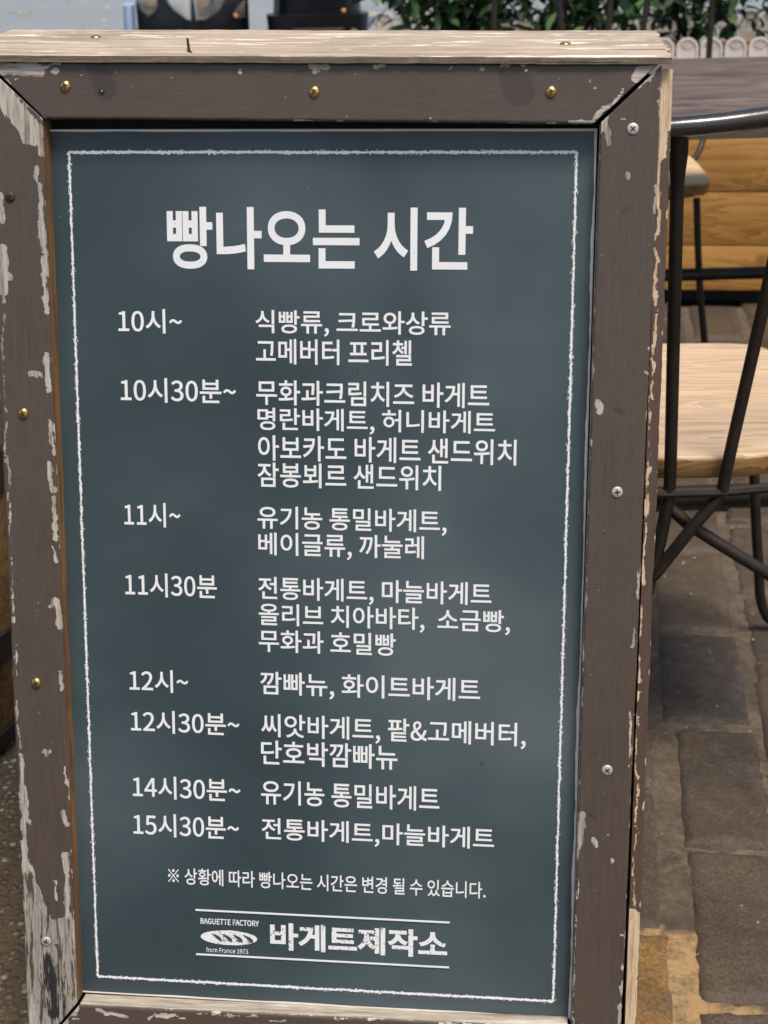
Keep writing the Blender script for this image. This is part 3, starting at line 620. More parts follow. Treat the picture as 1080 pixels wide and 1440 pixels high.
ITEMS = [('식빵류, 크로와상류', 359.3, 435.7, 472.5, 633.7, 438.5, 475.6), ('고메버터 프리첼', 360, 476.7, 512.6, 579.3, 478, 514),
 ('무화과크림치즈 바게트', 360.4, 535, 570.2, 688.1, 538.3, 573.5), ('명란바게트, 허니바게트', 362.2, 574, 609.6, 696.3, 577.5, 613.4), ('아보카도 바게트 샌드위치', 363, 612.6, 648.6, 726.3, 617.4, 653.4), ('잠봉뵈르 샌드위치', 362.2, 650.4, 685.5, 620.4, 654.4, 689.5),
 ('유기농 통밀바게트,', 362.2, 712, 748, 628.1, 716.5, 752.6), ('베이글류, 까눌레', 363.3, 748.8, 785, 596.3, 753.5, 789.5),
 ('전통바게트, 마늘바게트', 363.3, 811, 847, 691.2, 819, 855), ('올리브 치아바타,  소금빵,', 364.1, 849, 883.5, 717.3, 857.5, 892.8), ('무화과 호밀빵', 364.1, 885.8, 917.2, 556.6, 890, 921.6),
 ('깜빠뉴, 화이트바게트', 366, 944.6, 981.5, 675.3, 953.5, 989.6), ('씨앗바게트, 팥&고메버터,', 367.2, 1004, 1040.6, 739.5, 1016, 1053), ('단호박깜빠뉴', 367.2, 1041.2, 1075.6, 559, 1047.2, 1081.8),
 ('유기농 통밀바게트', 367.2, 1098.8, 1132.8, 618.1, 1104.5, 1139), ('전통바게트,마늘바게트', 368, 1152, 1186.5, 695.1, 1161.3, 1195.5)]
for t in ITEMS: write('item_lettering', [t+(MB_, True)], MAT['ink'])
write('note_lettering', [('※ 상황에 따라 빵나오는 시간은 변경 될 수 있습니다.', 236.4, 1221.5, 1245.5, 683.1, 1237.5, 1260.6, NB, True)], MAT['ink'])
def logo():
    for (xa, ya, xb, yb) in ((275.2, 1280.6, 632.4, 1295.3), (276, 1342.4, 631.6, 1358.8)):
        A, Bp = pb(xa, ya), pb(xb, yb); y = (A[1]+Bp[1])/2; h = 0.0009
        G().box(A[0], Bp[0], y-h, y+h, 0.0006, 0.0010).build('logo_line', MAT['ink'], pos, smooth=False)
    for t in [('바게트제작소', 380, 1298.5, 1337, 628.9, 1307.5, 1346, 0.0110, True), ('BAGUETTE FACTORY', 281.8, 1290.6, 1298.8, 364.4, 1294.4, 1302.8, 0.0095, True), ('from France 1973', 290, 1331.6, 1338.6, 349, 1334.2, 1341.2, 0.004, True)]: write('logo_lettering', [t], MAT['ink_worn'])
    g = G(); A, Bp = pb(282.4, 1317), pb(361.9, 1320); cx, cy = (A[0]+Bp[0])/2, (A[1]+Bp[1])/2; rx = (Bp[0]-A[0])/2; ry = 0.0078
    n = 64; rr = random.Random(2)
    out = [(cx+rx*math.cos(2*math.pi*k/n), cy+ry*math.sin(2*math.pi*k/n)*(1+.03*rr.uniform(-1, 1))) for k in range(n)]
    g.add([(x, y, pz_(x, y)+.00035) for x, y in out], [tuple(range(n))]); lo = g.build('logo_loaf', MAT['ink_worn'], pos, smooth=False)
    g = G()
    for k in range(4):
        sx = cx-rx*0.62+rx*0.37*k; pts = []
        for t in np.linspace(0, 1, 9):
            x = sx+0.0105*t+0.0018*math.sin(t*math.pi); y = cy+0.0043-0.0088*t; pts.append((x, y))
        vs = []
        for i, (x, y) in enumerate(pts):
            wd = 0.0017*math.sin(math.pi*i/8); vs += [(x-wd, y-wd*.4, .0009+pz_(x, y)), (x+wd, y+wd*.4, .0009+pz_(x, y))]
        g.add(vs, [(2*i, 2*i+1, 2*i+3, 2*i+2) for i in range(8)])
    g.build('loaf_cut', MAT['poster'], pos, smooth=False)
logo()
# screws, nails
def screw(x, y, rad, dome, mat, turn, z=FZ):
    px, py_ = pb(x, y, z); g = G(); T = Matrix.Translation((px, py_, z-0.0003))
    pr = [(rad, 0)]+[(rad*math.cos(a_), 0.0004+dome*math.sin(a_)) for a_ in np.linspace(0.0, 1.35, 7)]
    g.lathe(pr, 24, 0, T); zt = 0.0004+dome*0.93
    for a_ in (turn, turn+math.pi/2):
        g.box(-rad*.52, rad*.52, -rad*.11, rad*.11, zt-dome*.5, zt+dome*.12+0.0001, 1, T @ Matrix.Rotation(a_, 4, 'Z'))
    g.build('screw', [mat, MAT['slot']], board)
for x, y, t in ((92, 121, .3), (442, 129, .9), (775, 129, .1), (33, 581, .5), (51, 960, .2)): screw(x, y, 0.0050, 0.0030, MAT['brass'], t)
for x, y, t in ((890, 181, .8), (868, 692, .2), (854, 1083, .7), (65, 1324, 1.1)): screw(x, y, 0.0050, 0.0012, MAT['zinc'], t)
screw(14, 277, 0.0046, 0.0018, MAT['rust'], .4)
def small():
    for x, y, r_ in ((143, 129, .003), (603, 170, .002)):
        g = G(); p = pb(x, y, FZ); g.lathe([(r_, 0), (r_*.9, .0006), (r_*.3, .0009)], 14, 0, Matrix.Translation((p[0], p[1], FZ-.0002)))
        g.build('plugged_hole', MAT['slot'], board)
    g = G(); p = pb(143.5, 128, FZ); g.lathe([(.0009, 0), (.0006, .0008)], 10, 0, Matrix.Translation((p[0], p[1], FZ+.0006))); g.build('nail_tip', MAT['zinc'], board)
    def on_cap(x, y):                          # photo pixel on the cap's top face
        d = AX.T @ ray(x, y); t = (1.0095-CW[2])/d[2]; p = CW+t*d; return p[0], p[1], captop(p[0], p[1])
    for x, y in ((135, 56), (795, 59)):
        q = on_cap(x, y); gg = G(); gg.lathe([(.0052, -.001)]+[(.0052*math.cos(a_), .0004+.0022*math.sin(a_)) for a_ in np.linspace(0, 1.35, 6)], 20, 0, INV @ Matrix.Translation(q)); gg.build('screw', [MAT['brass']], board)
    q = on_cap(266, 74); p2 = (q[0]-.0035, q[1]+.012, q[2]+.010)
    G().tube([INV @ Vector((q[0]+.003, q[1]-.003, q[2]-.0005)), INV @ Vector(q)+Vector((0, .001, 0)), INV @ Vector(p2)], [.0011, .0013, .0011], 8).build('bent_nail', MAT['nail'], board)
small()

# ------------------------------------------------------------------ bistro chairs (near one with its back to the camera, far one facing it)
def seat_outline(hw, yb, yf, n=72, e=4.2):
    cy, hy = (yb+yf)/2, (yf-yb)/2; out = []
    for k in range(n):
        a_ = 2*math.pi*k/n; c_, s_ = math.cos(a_), math.sin(a_)
        e = 8.0 if s_ > 0 else 3.4
        x = hw*math.copysign(abs(c_)**(2/e), c_); y = hy*math.copysign(abs(s_)**(2/e), s_)
        x *= 1-0.06*max(0, -y/hy)**2
        out.append((x, cy+y))
    return out
def make_chair(loc, rz):
    t = empty('bistro_chair', loc, rz); ir = MAT['iron']
    ol = seat_outline(0.215, -0.238, 0.238); g = G(); n = len(ol)
    lev = [(0.445, 0.97, 1), (0.446, 0.985, 1), (0.449, 0.992, 1), (0.471, 1.0, 1), (0.4738, 0.996, 0), (0.475, 0.985, 0), (0.475, 0.965, 0), (0.475, 0.90, 0)]
    vs = [(x*s, y*s, z) for z, s, _ in lev for x, y in ol]
    for li in range(len(lev)-1):
        g.mi += [1 if lev[li+1][2] else 0]*n
        g.f += [(li*n+k, li*n+(k+1) % n, (li+1)*n+(k+1) % n, (li+1)*n+k) for k in range(n)]
    g.v = vs; g.f += [tuple((len(lev)-1)*n+k for k in range(n)), tuple(range(n-1, -1, -1))]; g.mi += [0, 1]
    g.build('seat', [MAT['seat'], MAT['seat_edge']], t)
    # ring of straight lengths under the seat
    rp = [(-.190, -.19), (-.125, -.238), (-.062, -.250), (0, -.254), (.062, -.250), (.125, -.238), (.190, -.19), (.190, 0), (.180, .15), (.10, .19), (-.10, .19), (-.180, .15), (-.190, 0), (-.190, -.19)]
    G().tube([(x, y, .4335) for x, y in rp], .0068, 8).build('seat_ring', ir, t)
    # top rail, ends curling round the sitter
    rail = [(-.345, -.125, .842), (-.315, -.205, .872), (-.25, -.262, .880), (-.13, -.302, .884), (0, -.316, .892), (.13, -.288, .903), (.25, -.238, .904), (.315, -.205, .872), (.345, -.125, .842)]
    rl_ = smoothline(rail, 8); k = len(rl_)
    G().tube(rl_, [.0112+.0025*math.sin(math.pi*i/(k-1)) for i in range(k)], 16, flat=0.85).build('top_rail', MAT['iron_polished'], t)
    for xb, yb, xt, zt in ((-.005, -.253, -.028, .884), (-.062, -.250, -.122, .878), (.062, -.250, .112, .896)):
        yt = -.314+abs(xt)*0.2
        pts = smoothline([(xb, yb, .430), (xb+(xt-xb)*.04, yb-.004, .47), (xb+(xt-xb)*.5, (yb+yt)/2, .67), (xt, yt, zt)], 6); m_ = len(pts)
        G().tube(pts, [.0078+(.0035 if i > m_-3 else 0) for i in range(m_)], 10, flat=.8).build('spindle', ir, t)
    for s in (-1, 1):
        pts = smoothline([(s*.178, -.10, .432), (s*.225, -.15, .452), (s*.256, -.20, .497), (s*.262, -.225, .60), (s*.264, -.24, .75), (s*.266, -.252, .878)], 6)
        G().tube(pts, .0075, 10).build('spindle', ir, t)
    # legs
    for s in (-1, 1):
        G().tube(smoothline([(s*.184, .185, .432), (s*.199, .192, .262), (s*.220, .200, .105), (s*.229, .206, .050), (s*.246, .212, .014), (s*.268, .216, .008)], 6), .0082, 10).build('leg', ir, t)
    G().tube(smoothline([(-.004, -.248, .430), (-.020, -.250, .320), (-.075, -.262, .06), (-.088, -.268, .008)], 5), [.0085]*16, 10).build('leg', ir, t)
    G().tube(smoothline([(.165, -.165, .432), (.205, -.215, .25), (.245, -.26, .06), (.252, -.268, .008)], 5), .0085, 10).build('leg', ir, t)
    G().tube([(.060, -.246, .428), (.025, -.250, .382), (-.018, -.256, .322), (-.024, -.243, .312)], .0080, 10).build('brace', ir, t)
    G().tube([(-.012, -.214, .412), (.025, -.226, .380), (.060, -.232, .358), (.150, -.235, .300), (.2, -.226, .262)], .0080, 10).build('brace', ir, t)
    return t
GC = 'iron bistro chairs with wooden seats'
ch = make_chair((0.352, 0.862, 0.0), R(4)); tag(ch, 'iron chair standing beside the board, its back spindles in front of its pale seat', 'chair', GC)
ch2 = copy_tree(ch); ch2.location = (0.354, 2.53, 0.0); ch2.rotation_euler = (0, 0, R(184.0))
tag(ch2, 'iron chair on the far side of the table, its seat tucked under the top', 'chair', GC)

# ------------------------------------------------------------------ table
tb = empty('cafe_table', (0.62, 1.99, 0.0), R(8)); tag(tb, 'square brown grained table top on low iron rails, behind the near chair', 'table')
g = G(); g.box(-.45, .45, -.40, .36, .738, .742); g.build('table_top', MAT['table'], tb, bevel=0.0012)
G().box(-.449, .449, -.399, .359, .700, .7378).build('edge_band', MAT['table_side'], tb, bevel=0.001)
for sx in (-.36, .36):
    for sy in (-.0,):
        G().box(sx-.022, sx+.022, sy-.022, sy+.022, .05, .6985).build('leg', MAT['iron'], tb, bevel=.003)
G().tube([(-.42, -.385, .022), (.42, -.385, .022)], .020, 12).build('foot_bar', MAT['iron'], tb); G().tube([(-.42, .40, .022), (.42, .40, .022)], .020, 12).build('foot_bar', MAT['iron'], tb)
G().tube([(-.36, -.37, .023), (-.36, .385, .023)], .017, 10).build('foot_rail', MAT['iron'], tb); G().tube([(.36, -.37, .023), (.36, .385, .023)], .017, 10).build('foot_rail', MAT['iron'], tb)
G().tube([(-.42, .36, .258), (.42, .36, .258)], .015, 12).build('stretcher', MAT['iron'], tb)
for sx in (-.36, .36): G().tube([(sx, .0, .258), (sx, .36, .258)], .014, 10).build('stretcher', MAT['iron'], tb)

# ------------------------------------------------------------------ planter, edging, shrubs
PXL, PXR, PYF, PYB, PZ = -0.33, 2.6, 3.02, 3.78, 0.62
pl = empty('wooden_planter', ((PXL+PXR)/2, (PYF+PYB)/2, 0)); tag(pl, 'long amber wooden planter box of horizontal boards, standing behind the table', 'planter')
ox, oy = pl.location.x, pl.location.y
zs = [0.036, 0.163, 0.310, 0.455, PZ]
for i in range(4):
    g = G(); z0, z1 = zs[i]+.0015, zs[i+1]-.0015
    for x0, x1 in ((PXL, 1.02), (1.025, PXR)):
        g.box(x0-ox, x1-ox, PYF-oy, PYF+.022-oy, z0, z1)
    g.box(PXL-ox, PXR-ox, PYB-.022-oy, PYB-oy, z0, z1).box(PXL-ox, PXL+.022-ox, PYF+.0225-oy, PYB-.0225-oy, z0, z1).box(PXR-.022-ox, PXR-ox, PYF+.0225-oy, PYB-.0225-oy, z0, z1)
    g.build('board', MAT['planter'], pl, bevel=.003)
g = G(); g.box(PXL+.03-ox, PXR-.03-ox, PYF+.03-oy, PYB-.03-oy, .0, .035); g.build('plinth', MAT['black'], pl, smooth=False)
g = G(); nx, ny = 90, 24
vs = [(PXL+.022+(PXR-PXL-.044)*i/nx-ox, PYF+.022+(PYB-PYF-.044)*j/ny-oy, PZ-.03+.014*mnoise.noise((i*.4, j*.4, 1))) for j in range(ny+1) for i in range(nx+1)]
g.add(vs, [(j*(nx+1)+i, j*(nx+1)+i+1, (j+1)*(nx+1)+i+1, (j+1)*(nx+1)+i) for j in range(ny) for i in range(nx)]); g.build('soil', MAT['soil'], pl)
PW = 0.062
def picket_mesh():
    """round-topped picket with a raised rim and a small fan moulded into its face; front is -y"""
    g = G(); hw, zt, T = PW/2-.0022, .098, .006; n = 14
    def arch(r_, zc, zb): return [(r_, zb)]+[(r_*math.cos(math.pi*k/n), zc+r_*math.sin(math.pi*k/n)) for k in range(n+1)]+[(-r_, zb)]
    zc = zt-hw; o_ = arch(hw, zc, -.03); i_ = arch(hw-.006, zc, -.03); j_ = arch(hw-.0075, zc, -.03); k = len(o_)
    vs = [(x, -T, z) for x, z in o_]+[(x, -T-.0012, z) for x, z in [(a_*.97, b_) for a_, b_ in o_]]+[(x, -T-.0012, z) for x, z in i_]+[(x, -T+.0022, z) for x, z in j_]+[(x, 0, z) for x, z in o_]
    fs = []
    for a_, b_ in ((4, 0), (0, 1), (1, 2), (2, 3)):
        fs += [(a_*k+i, a_*k+i+1, b_*k+i+1, b_*k+i) for i in range(k-1)]
    fs += [tuple(3*k+i for i in range(k)), tuple(4*k+i for i in range(k-1, -1, -1))]; g.add(vs, fs)
    for a_ in (-.75, -.38, 0, .38, .75):
        g.tube([(math.sin(a_)*.006, -T+.0016, zc-.006+math.cos(a_)*.006), (math.sin(a_)*.019, -T+.0012, zc-.006+math.cos(a_)*.022)], [.0010, .0020], 6)
    me = g.mesh('picket'); me.materials.append(MAT['fence']); return me
PM = picket_mesh()
def edging(x0, x1, y, zb, label, flip=False):
    t = empty('scalloped_edging', (x0, y, zb), 0); tag(t, label, 'garden edging', 'scalloped white edgings of the planter'); n = int((x1-x0)/PW)
    for i in range(n):
        o = bpy.data.objects.new('picket', PM); COL.objects.link(o); o.parent = t; o.location = ((i+.5)*PW, 0, 0); o.rotation_euler = (R(random.uniform(-1.2, 1.2)), 0, R(random.uniform(-1, 1)))
    G().box(0, n*PW, .0005, .004, -.028, .012).box(0, n*PW, .0005, .004, .040, .050).build('rail', MAT['fence'], t, bevel=.001)
    return t
edging(PXL, PXR-.02, PYF+.012, PZ-.008, 'white scalloped plastic edging along the front rim of the planter, nearer the table')
e2 = edging(PXL, PXR-.02, PYB-.012, PZ-.008, 'white scalloped plastic edging along the rear rim of the planter, behind the leaves')
def shrub(x, y, h, sp, nl, seed, label):
    rs = random.Random(seed); t = empty('leafy_shrub', (x, y, PZ-.03)); tag(t, label, 'shrub', 'shrubs in the planter')
    g = G(); tips = []
    for k in range(11):
        a_ = rs.uniform(0, 2*math.pi); r_ = sp*rs.uniform(.3, 1.05); hh = h*rs.uniform(.5, 1.0)
        p0 = Vector((rs.uniform(-.05, .05), rs.uniform(-.04, .04), 0)); p2 = Vector((math.cos(a_)*r_, math.sin(a_)*r_*.8, hh)); p1 = p0.lerp(p2, .5)+Vector((rs.uniform(-.03, .03), rs.uniform(-.03, .03), .06))
        pts = smoothline([p0, p1, p2], 6); g.tube(pts, [.0065-.004*i/12 for i in range(len(pts))], 6, cap=False); tips.append(pts)
    g.build('stem', MAT['stem'], t)
    vs, fs, tone = [], [], []
    for k in range(nl):
        pts = tips[k % len(tips)]; q = rs.random()**.7; c_ = pts[min(len(pts)-1, int(2+q*(len(pts)-2)))]
        c_ = c_+Vector((rs.gauss(0, .062), rs.gauss(0, .055), rs.gauss(0, .06)))
        if c_.z < .015: continue
        ln, wd = rs.uniform(.034, .068), rs.uniform(.30, .42); wd *= ln
        yaw, pit, rol = rs.uniform(0, 6.283), rs.uniform(-.9, .45), rs.uniform(-.6, .6)
        Mx = Matrix.Translation(c_) @ Matrix.Rotation(yaw, 4, 'Z') @ Matrix.Rotation(-pit, 4, 'Y') @ Matrix.Rotation(rol, 4, 'X')
        tn = min(1, max(0, rs.gauss(.40, .24))); tn = 1.0 if rs.random() < .05 else tn
        b0 = len(vs); curl = rs.uniform(.1, .35)*ln
        prof = [(0, 0), (.18, .62), (.45, 1), (.75, .72), (1, 0)]
        for u, w_ in prof:
            zz = -curl*u*u
            for sgn in (-1, 0, 1): vs.append(tuple(Mx @ Vector((u*ln, sgn*w_*wd/2*1.25, zz+abs(sgn)*w_*wd*.16)))); tone.append(min(1, tn+(.10 if sgn == 0 else 0)))
        for i in range(4):
            for j in (0, 1): q_ = b0+i*3+j; fs.append((q_, q_+1, q_+4, q_+3))
    me = bpy.data.meshes.new('foliage'); me.from_pydata(vs, [], fs); at = me.attributes.new('tone', 'FLOAT', 'POINT'); at.data.foreach_set('value', np.array(tone, 'f'))
    obj('foliage', me, MAT['leaf'], t)
shrub(-.03, 3.42, .46, .26, 1500, 1, 'leafy green shrub at the scooter end of the planter, spilling over its corner')
shrub(.27, 3.36, .50, .25, 1500, 2, 'leafy green shrub in the planter, second from the scooters')
shrub(.60, 3.44, .50, .26, 950, 3, 'leafy green shrub in the planter behind the iron chair spindles')
shrub(.98, 3.40, .48, .26, 640, 4, 'thin leafy shrub in the planter above the table, its stems showing')
shrub(1.45, 3.42, .50, .26, 1000, 5, 'leafy shrub toward the far end of the planter, beyond the table')

# ------------------------------------------------------------------ motor scooters parked beyond
MAT['body'] = simple('black scooter plastic', (0.007, 0.008, 0.011), 0.28, var=.2, scale=14, bump=.05)
MAT['rubber'] = simple('tyre rubber', (0.014, 0.014, 0.014), .85, scale=60)
MAT['steel'] = simple('scooter steel', (0.45, 0.45, 0.46), .3, .9, scale=60)
m = M('lamp lens', 0.12); v = m.coord(); vv = m.voro(v, 38, out='Color'); sp_ = m.n('SeparateColor'); m.t.links.new(vv, sp_.inputs[0])
m.set('Base Color', m.ramp(sp_.outputs[0], (0.0, (0.12, 0.12, 0.12)), (.5, (.38, .38, .36)), (.8, (.62, .61, .56)), (1.0, (.70, .50, .30)))); m.set('Metallic', .55); MAT['lens'] = m.m
MAT['amber'] = simple('amber bulb', (.75, .33, .12), .3, scale=50)
MAT['paleblue'] = simple('pale blue plastic', (.33, .46, .62), .5, var=.1)
MAT['bright_lens'] = simple('clear lamp lens', (.78, .79, .77), .14, .2, var=.08, scale=40)
def loft(g, secs, mi=0):
    n = len(secs[0]); vs = [p for s in secs for p in s]
    fs = [(i*n+k, i*n+(k+1) % n, (i+1)*n+(k+1) % n, (i+1)*n+k) for i in range(len(secs)-1) for k in range(n)]
    fs += [tuple(range(n-1, -1, -1)), tuple((len(secs)-1)*n+k for k in range(n))]; g.add(vs, fs, mi)
def ell(cx, cy, z, rx, ry, n=20, e=2.6):
    out = []
    for k in range(n):
        a_ = 2*math.pi*k/n; c_, s_ = math.cos(a_), math.sin(a_)
        out.append((cx+rx*math.copysign(abs(c_)**(2/e), c_), cy+ry*math.copysign(abs(s_)**(2/e), s_), z))
    return out
def wheel(t, y, zc, name='wheel'):
    prof = [(.10, -.048), (.17, -.052), (.212, -.042), (.226, 0), (.212, .042), (.17, .052), (.10, .048)]
    T = Matrix.Translation((0, y, zc)) @ Matrix.Rotation(math.pi/2, 4, 'Y')
    g = G(); g.lathe(prof, 28, 0, T); o = g.build(name, MAT['rubber'], t)
    g = G(); g.lathe([(.095, -.054), (.14, -.0545), (.14, -.0505), (.14, .0505), (.14, .0545), (.095, .054)], 20, 0, T); g.build('rim', MAT['steel'], o)
def lens(g, outline, y, depth, mi=0):            # outline in x, z, bulging toward -y
    n = len(outline); cx = sum(p[0] for p in outline)/n; cz = sum(p[1] for p in outline)/n
    vs = [(x, y, z) for x, z in outline]+[(cx+(x-cx)*.8, y-depth*.7, cz+(z-cz)*.8) for x, z in outline]+[(cx, y-depth, cz)]
    fs = [(i, (i+1) % n, n+(i+1) % n, n+i) for i in range(n)]+[(n+i, n+(i+1) % n, 2*n) for i in range(n)]
    g.add(vs, fs, mi)
def make_scooter(loc, rz, face=True):
    t = empty('motor_scooter', loc, rz)          # nose toward -y, origin under the nose
    g = G(); loft(g, [ell(0, .05, .50, .168, .075), ell(0, .035, .58, .182, .085), ell(0, .03, .66, .185, .09), ell(0, .04, .74, .186, .09), ell(0, .07, .84, .172, .085), ell(0, .11, .93, .12, .07), ell(0, .14, .97, .06, .04)])
    g.build('front_shield', MAT['body'], t)
    g = G(); loft(g, [ell(0, .10, .34, .07, .20), ell(0, .06, .46, .10, .21), ell(0, .06, .52, .13, .12)]); g.build('front_fender', MAT['body'], t)
    wheel(t, .08, .226); wheel(t, 1.32, .226)
    G().tube([(-.085, .08, .23), (-.085, .14, .62)], .022, 10).tube([(.085, .08, .23), (.085, .14, .62)], .022, 10).build('fork', MAT['steel'], t)
    g = G(); loft(g, [ell(0, .15, .30, .15, .04), ell(0, .20, .30, .16, .05), ell(0, .55, .28, .17, .3)][1:]); g.box(-.16, .16, .15, .80, .24, .32); g.build('floorboard', MAT['body'], t, bevel=.01)
    g = G(); loft(g, [ell(0, 1.10, .34, .14, .40), ell(0, 1.12, .55, .17, .46), ell(0, 1.13, .70, .155, .44)]); g.build('rear_body', MAT['body'], t)
    g = G(); loft(g, [ell(0, 1.08, .705, .15, .44), ell(0, 1.08, .76, .16, .45), ell(0, 1.08, .79, .13, .42)]); g.build('saddle', MAT['rubber'], t)
    hb = G().tube(smoothline([(-.34, .30, .99), (-.2, .22, 1.0), (0, .17, .985), (.2, .22, 1.0), (.34, .30, .99)], 5), .012, 10).build('handlebar', MAT['steel'], t)
    for s in (-1, 1):
        G().tube([(s*.25, .245, .998), (s*.35, .305, .989)], .018, 12).build('grip', MAT['rubber'], hb)
        G().tube(smoothline([(s*.22, .22, 1.0), (s*.26, .19, 1.10), (s*.29, .18, 1.17)], 4), .005, 8).build('mirror_arm', MAT['body'], hb)
        g = G(); g.lathe([(.004, -.012), (.05, -.012), (.056, 0), (.045, .012)], 20, 0, Matrix.Translation((s*.30, .18, 1.20)) @ Matrix.Rotation(math.pi/2, 4, 'X')); g.build('mirror', MAT['body'], hb)
    if face:
        g = G(); lens(g, [(-.092, .80), (-.085, .755), (-.065, .724), (-.035, .700), (-.012, .684), (-.004, .686), (-.003, .80)], -.046, .028); lens(g, [(.003, .80), (.004, .684), (.030, .683), (.066, .694), (.090, .715), (.112, .75), (.11, .80)], -.046, .028)
        o = g.build('headlight', MAT['bright_lens'], t); o.data.materials.append(MAT['lens'])
        for p in o.data.polygons:
            if p.center.x > .02: p.material_index = 1
        g = G(); lens(g, [(-.176, .78), (-.172, .727), (-.146, .700), (-.118, .715), (-.108, .737), (-.11, .78)], -.030, .026); g.build('turn_signal', MAT['lens'], t)
        g = G(); lens(g, [(.118, .700), (.140, .682), (.172, .690), (.176, .745), (.165, .745)], -.022, .02); lo = g.build('turn_signal', simple('smoked lens', (.12, .10, .08), .2, .2, scale=60), t)
        G().lathe([(.009, 0), (.007, .006), (.002, .008)], 12, 0, Matrix.Translation((.140, -.035, .700)) @ Matrix.Rotation(math.pi/2, 4, 'X')).build('bulb', MAT['amber'], lo)
        g = G(); loft(g, [ell(-.205, .03, .50, .018, .06), ell(-.212, .02, .62, .020, .07), ell(-.208, .03, .74, .018, .06)]); g.build('leg_guard', MAT['paleblue'], t)
        G().lathe([(.008, 0), (.006, .012), (.002, .014)], 12, 0, Matrix.Translation((-.190, -.052, .648)) @ Matrix.Rotation(math.pi/2, 4, 'X')).build('bolt', MAT['steel'], t)
        G().box(-.048, -.041, -.062, -.055, .600, .664).build('badge', MAT['steel'], t)
    else:
        g = G(); loft(g, [ell(0, 1.62, .40, .11, .04), ell(0, 1.60, .56, .16, .06), ell(0, 1.58, .70, .17, .08)]); g.build('tail_panel', MAT['body'], t)
        G().box(-.10, .10, 1.655, 1.67, .36, .47).build('mud_flap', MAT['rubber'], t)
        g = G(); lens(g, [(-.07, .60), (.07, .60), (.09, .66), (-.09, .66)], -1.66, .02); o = g.build('tail_lamp', MAT['rust'], t); o.rotation_euler = (0, 0, math.pi)
        G().lathe([(.008, 0), (.006, .006), (.002, .008)], 12, 0, Matrix.Translation((-.085, 1.655, .712)) @ Matrix.Rotation(-math.pi/2, 4, 'X')).build('reflector', MAT['amber'], t)
        g = G(); loft(g, [ell(0, 1.46, .58, .158, .15), ell(0, 1.46, .66, .150, .16), ell(0, 1.46, .80, .142, .16), ell(0, 1.46, 1.02, .13, .15)]); g.build('top_case', MAT['body'], t, bevel=.01)
        G().tube(smoothline([(-.130, 1.62, .64), (-.160, 1.58, .652), (-.185, 1.45, .66)], 4), .012, 8).build('exhaust', MAT['steel'], t)
    return t
s1 = make_scooter((-0.962, 4.02, -.019), R(12.5), True); tag(s1, 'black scooter facing the board, clear twin headlights in its nose', 'scooter', 'scooters parked on the road')
s2 = make_scooter((-0.782, 5.64, -.019), R(188.3), False); tag(s2, 'black scooter parked tail first next to the shrubs, large dark top case behind', 'scooter', 'scooters parked on the road')
# litter on the road
def litter():
    rs = random.Random(9); vs, fs = [], []
    for k in range(420):
        x, y = rs.uniform(-7, 1), rs.uniform(4.5, 15.5); r_ = rs.uniform(.02, .05); a_ = rs.uniform(0, 6.28); b0 = len(vs)
        for j in range(6):
            q = a_+j*math.pi/3; rr_ = r_*(1 if j % 3 == 0 else .55); vs.append((x+rr_*math.cos(q), y+rr_*math.sin(q), -.017+rs.uniform(.001, .016)))
        fs.append(tuple(range(b0, b0+6)))
    me = bpy.data.meshes.new('fallen_leaves'); me.from_pydata(vs, [], fs)
    tag(obj('fallen_leaves', me, simple('dry yellow leaf', (.52, .40, .16), .7, var=.4, scale=3), smooth=False), 'dry yellow leaves scattered over the road', 'leaves', kind='stuff')
litter()

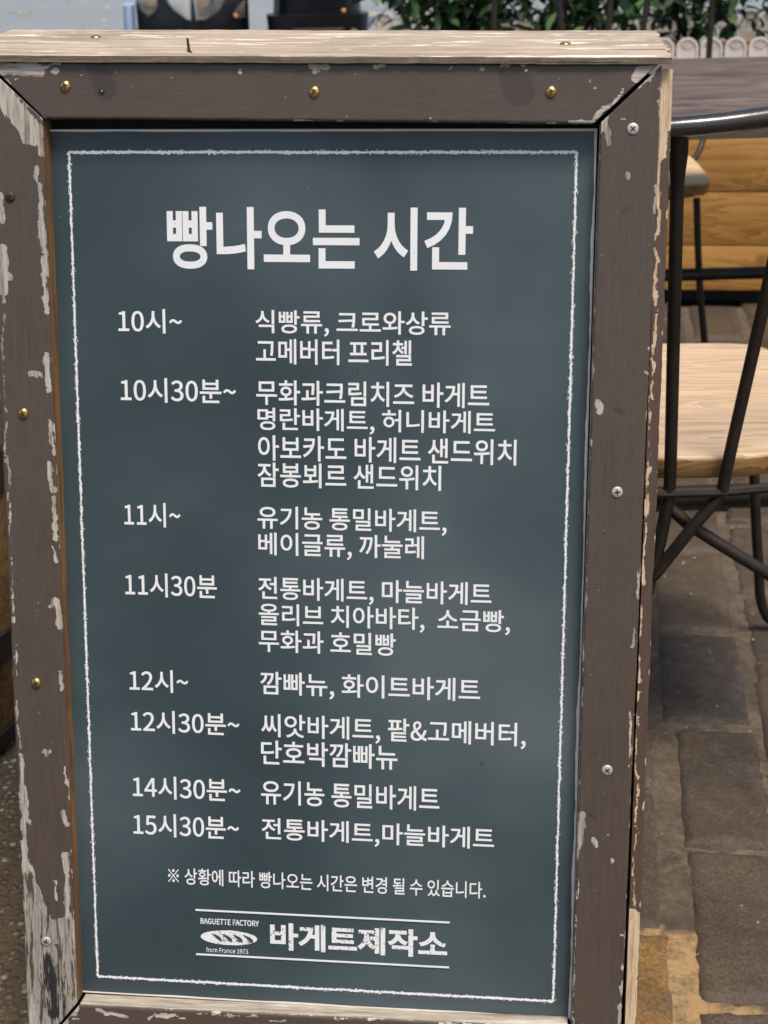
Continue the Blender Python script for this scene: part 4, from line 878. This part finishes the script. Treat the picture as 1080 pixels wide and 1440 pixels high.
def grit():
    rs = random.Random(21); g = G()
    for k in range(260):
        x, y = rs.uniform(.30, 1.1), rs.uniform(.05, 1.9); r_ = rs.choice((.0012, .0016, .002, .0032)); a_ = rs.uniform(0, 6); z = -.0035+rs.uniform(-.002, .001)
        vs = [(x+r_*rs.uniform(.6, 1.3)*math.cos(a_+q), y+r_*rs.uniform(.6, 1.3)*math.sin(a_+q), z) for q in (0, 1.5, 3.1, 4.6)]+[(x, y, z+r_*.9)]
        g.add(vs, [(0, 1, 4), (1, 2, 4), (2, 3, 4), (3, 0, 4)])
    tag(g.build('grit', simple('pale grit', (.30, .24, .17), .9, var=.5, scale=40), smooth=False), 'pale crumbs of grit scattered over the paving stones', 'grit', kind='stuff')
grit()
# ------------------------------------------------------------------ wooden barrel at the left
def barrel():
    t = empty('wooden_barrel', (-0.742, .70, -.02)); tag(t, 'old brown wooden barrel with dark iron hoops, half hidden at the edge of the board', 'barrel')
    H, n, ns = .62, 20, 22
    def rad(z): return .178+.052*math.sin(math.pi*min(1, max(0, z/H)))**.8
    g = G()
    for k in range(n):
        a0, a1 = 2*math.pi*(k+.03)/n, 2*math.pi*(k+.97)/n; secs = []
        for i in range(ns+1):
            z = H*i/ns; r_ = rad(z); sec = []
            for q in np.linspace(0, 1, 5):
                a_ = a0+(a1-a0)*q; bulge = .0035*math.sin(math.pi*q); sec.append(((r_+bulge)*math.cos(a_), (r_+bulge)*math.sin(a_), z))
            for q in (1, 0):
                a_ = a0+(a1-a0)*q; sec.append(((r_-.016)*math.cos(a_), (r_-.016)*math.sin(a_), z))
            secs.append(sec)
        loft(g, secs)
    m_ = raw_wood('barrel oak', 'Y', (.10, .05, .018), (.24, .13, .045), .6)
    g.build('stave', plank('barrel staves', (.07, .032, .010), (.16, .080, .026), (.25, .14, .05), rough=.55, sc=.6), t)
    for z0, z1 in ((.00, .045), (.165, .215), (.41, .46), (.575, .62)):
        g = G(); g.lathe([(rad(z0)+.004, z0), (rad(z0)+.0075, z0+.001), (rad(z1)+.0075, z1-.001), (rad(z1)+.004, z1)], 48); g.build('hoop', MAT['iron'], t)
    g = G(); g.lathe([(.166, H-.03), (.166, H-.015)], 40); g.build('lid', MAT['planter'], t)
barrel()
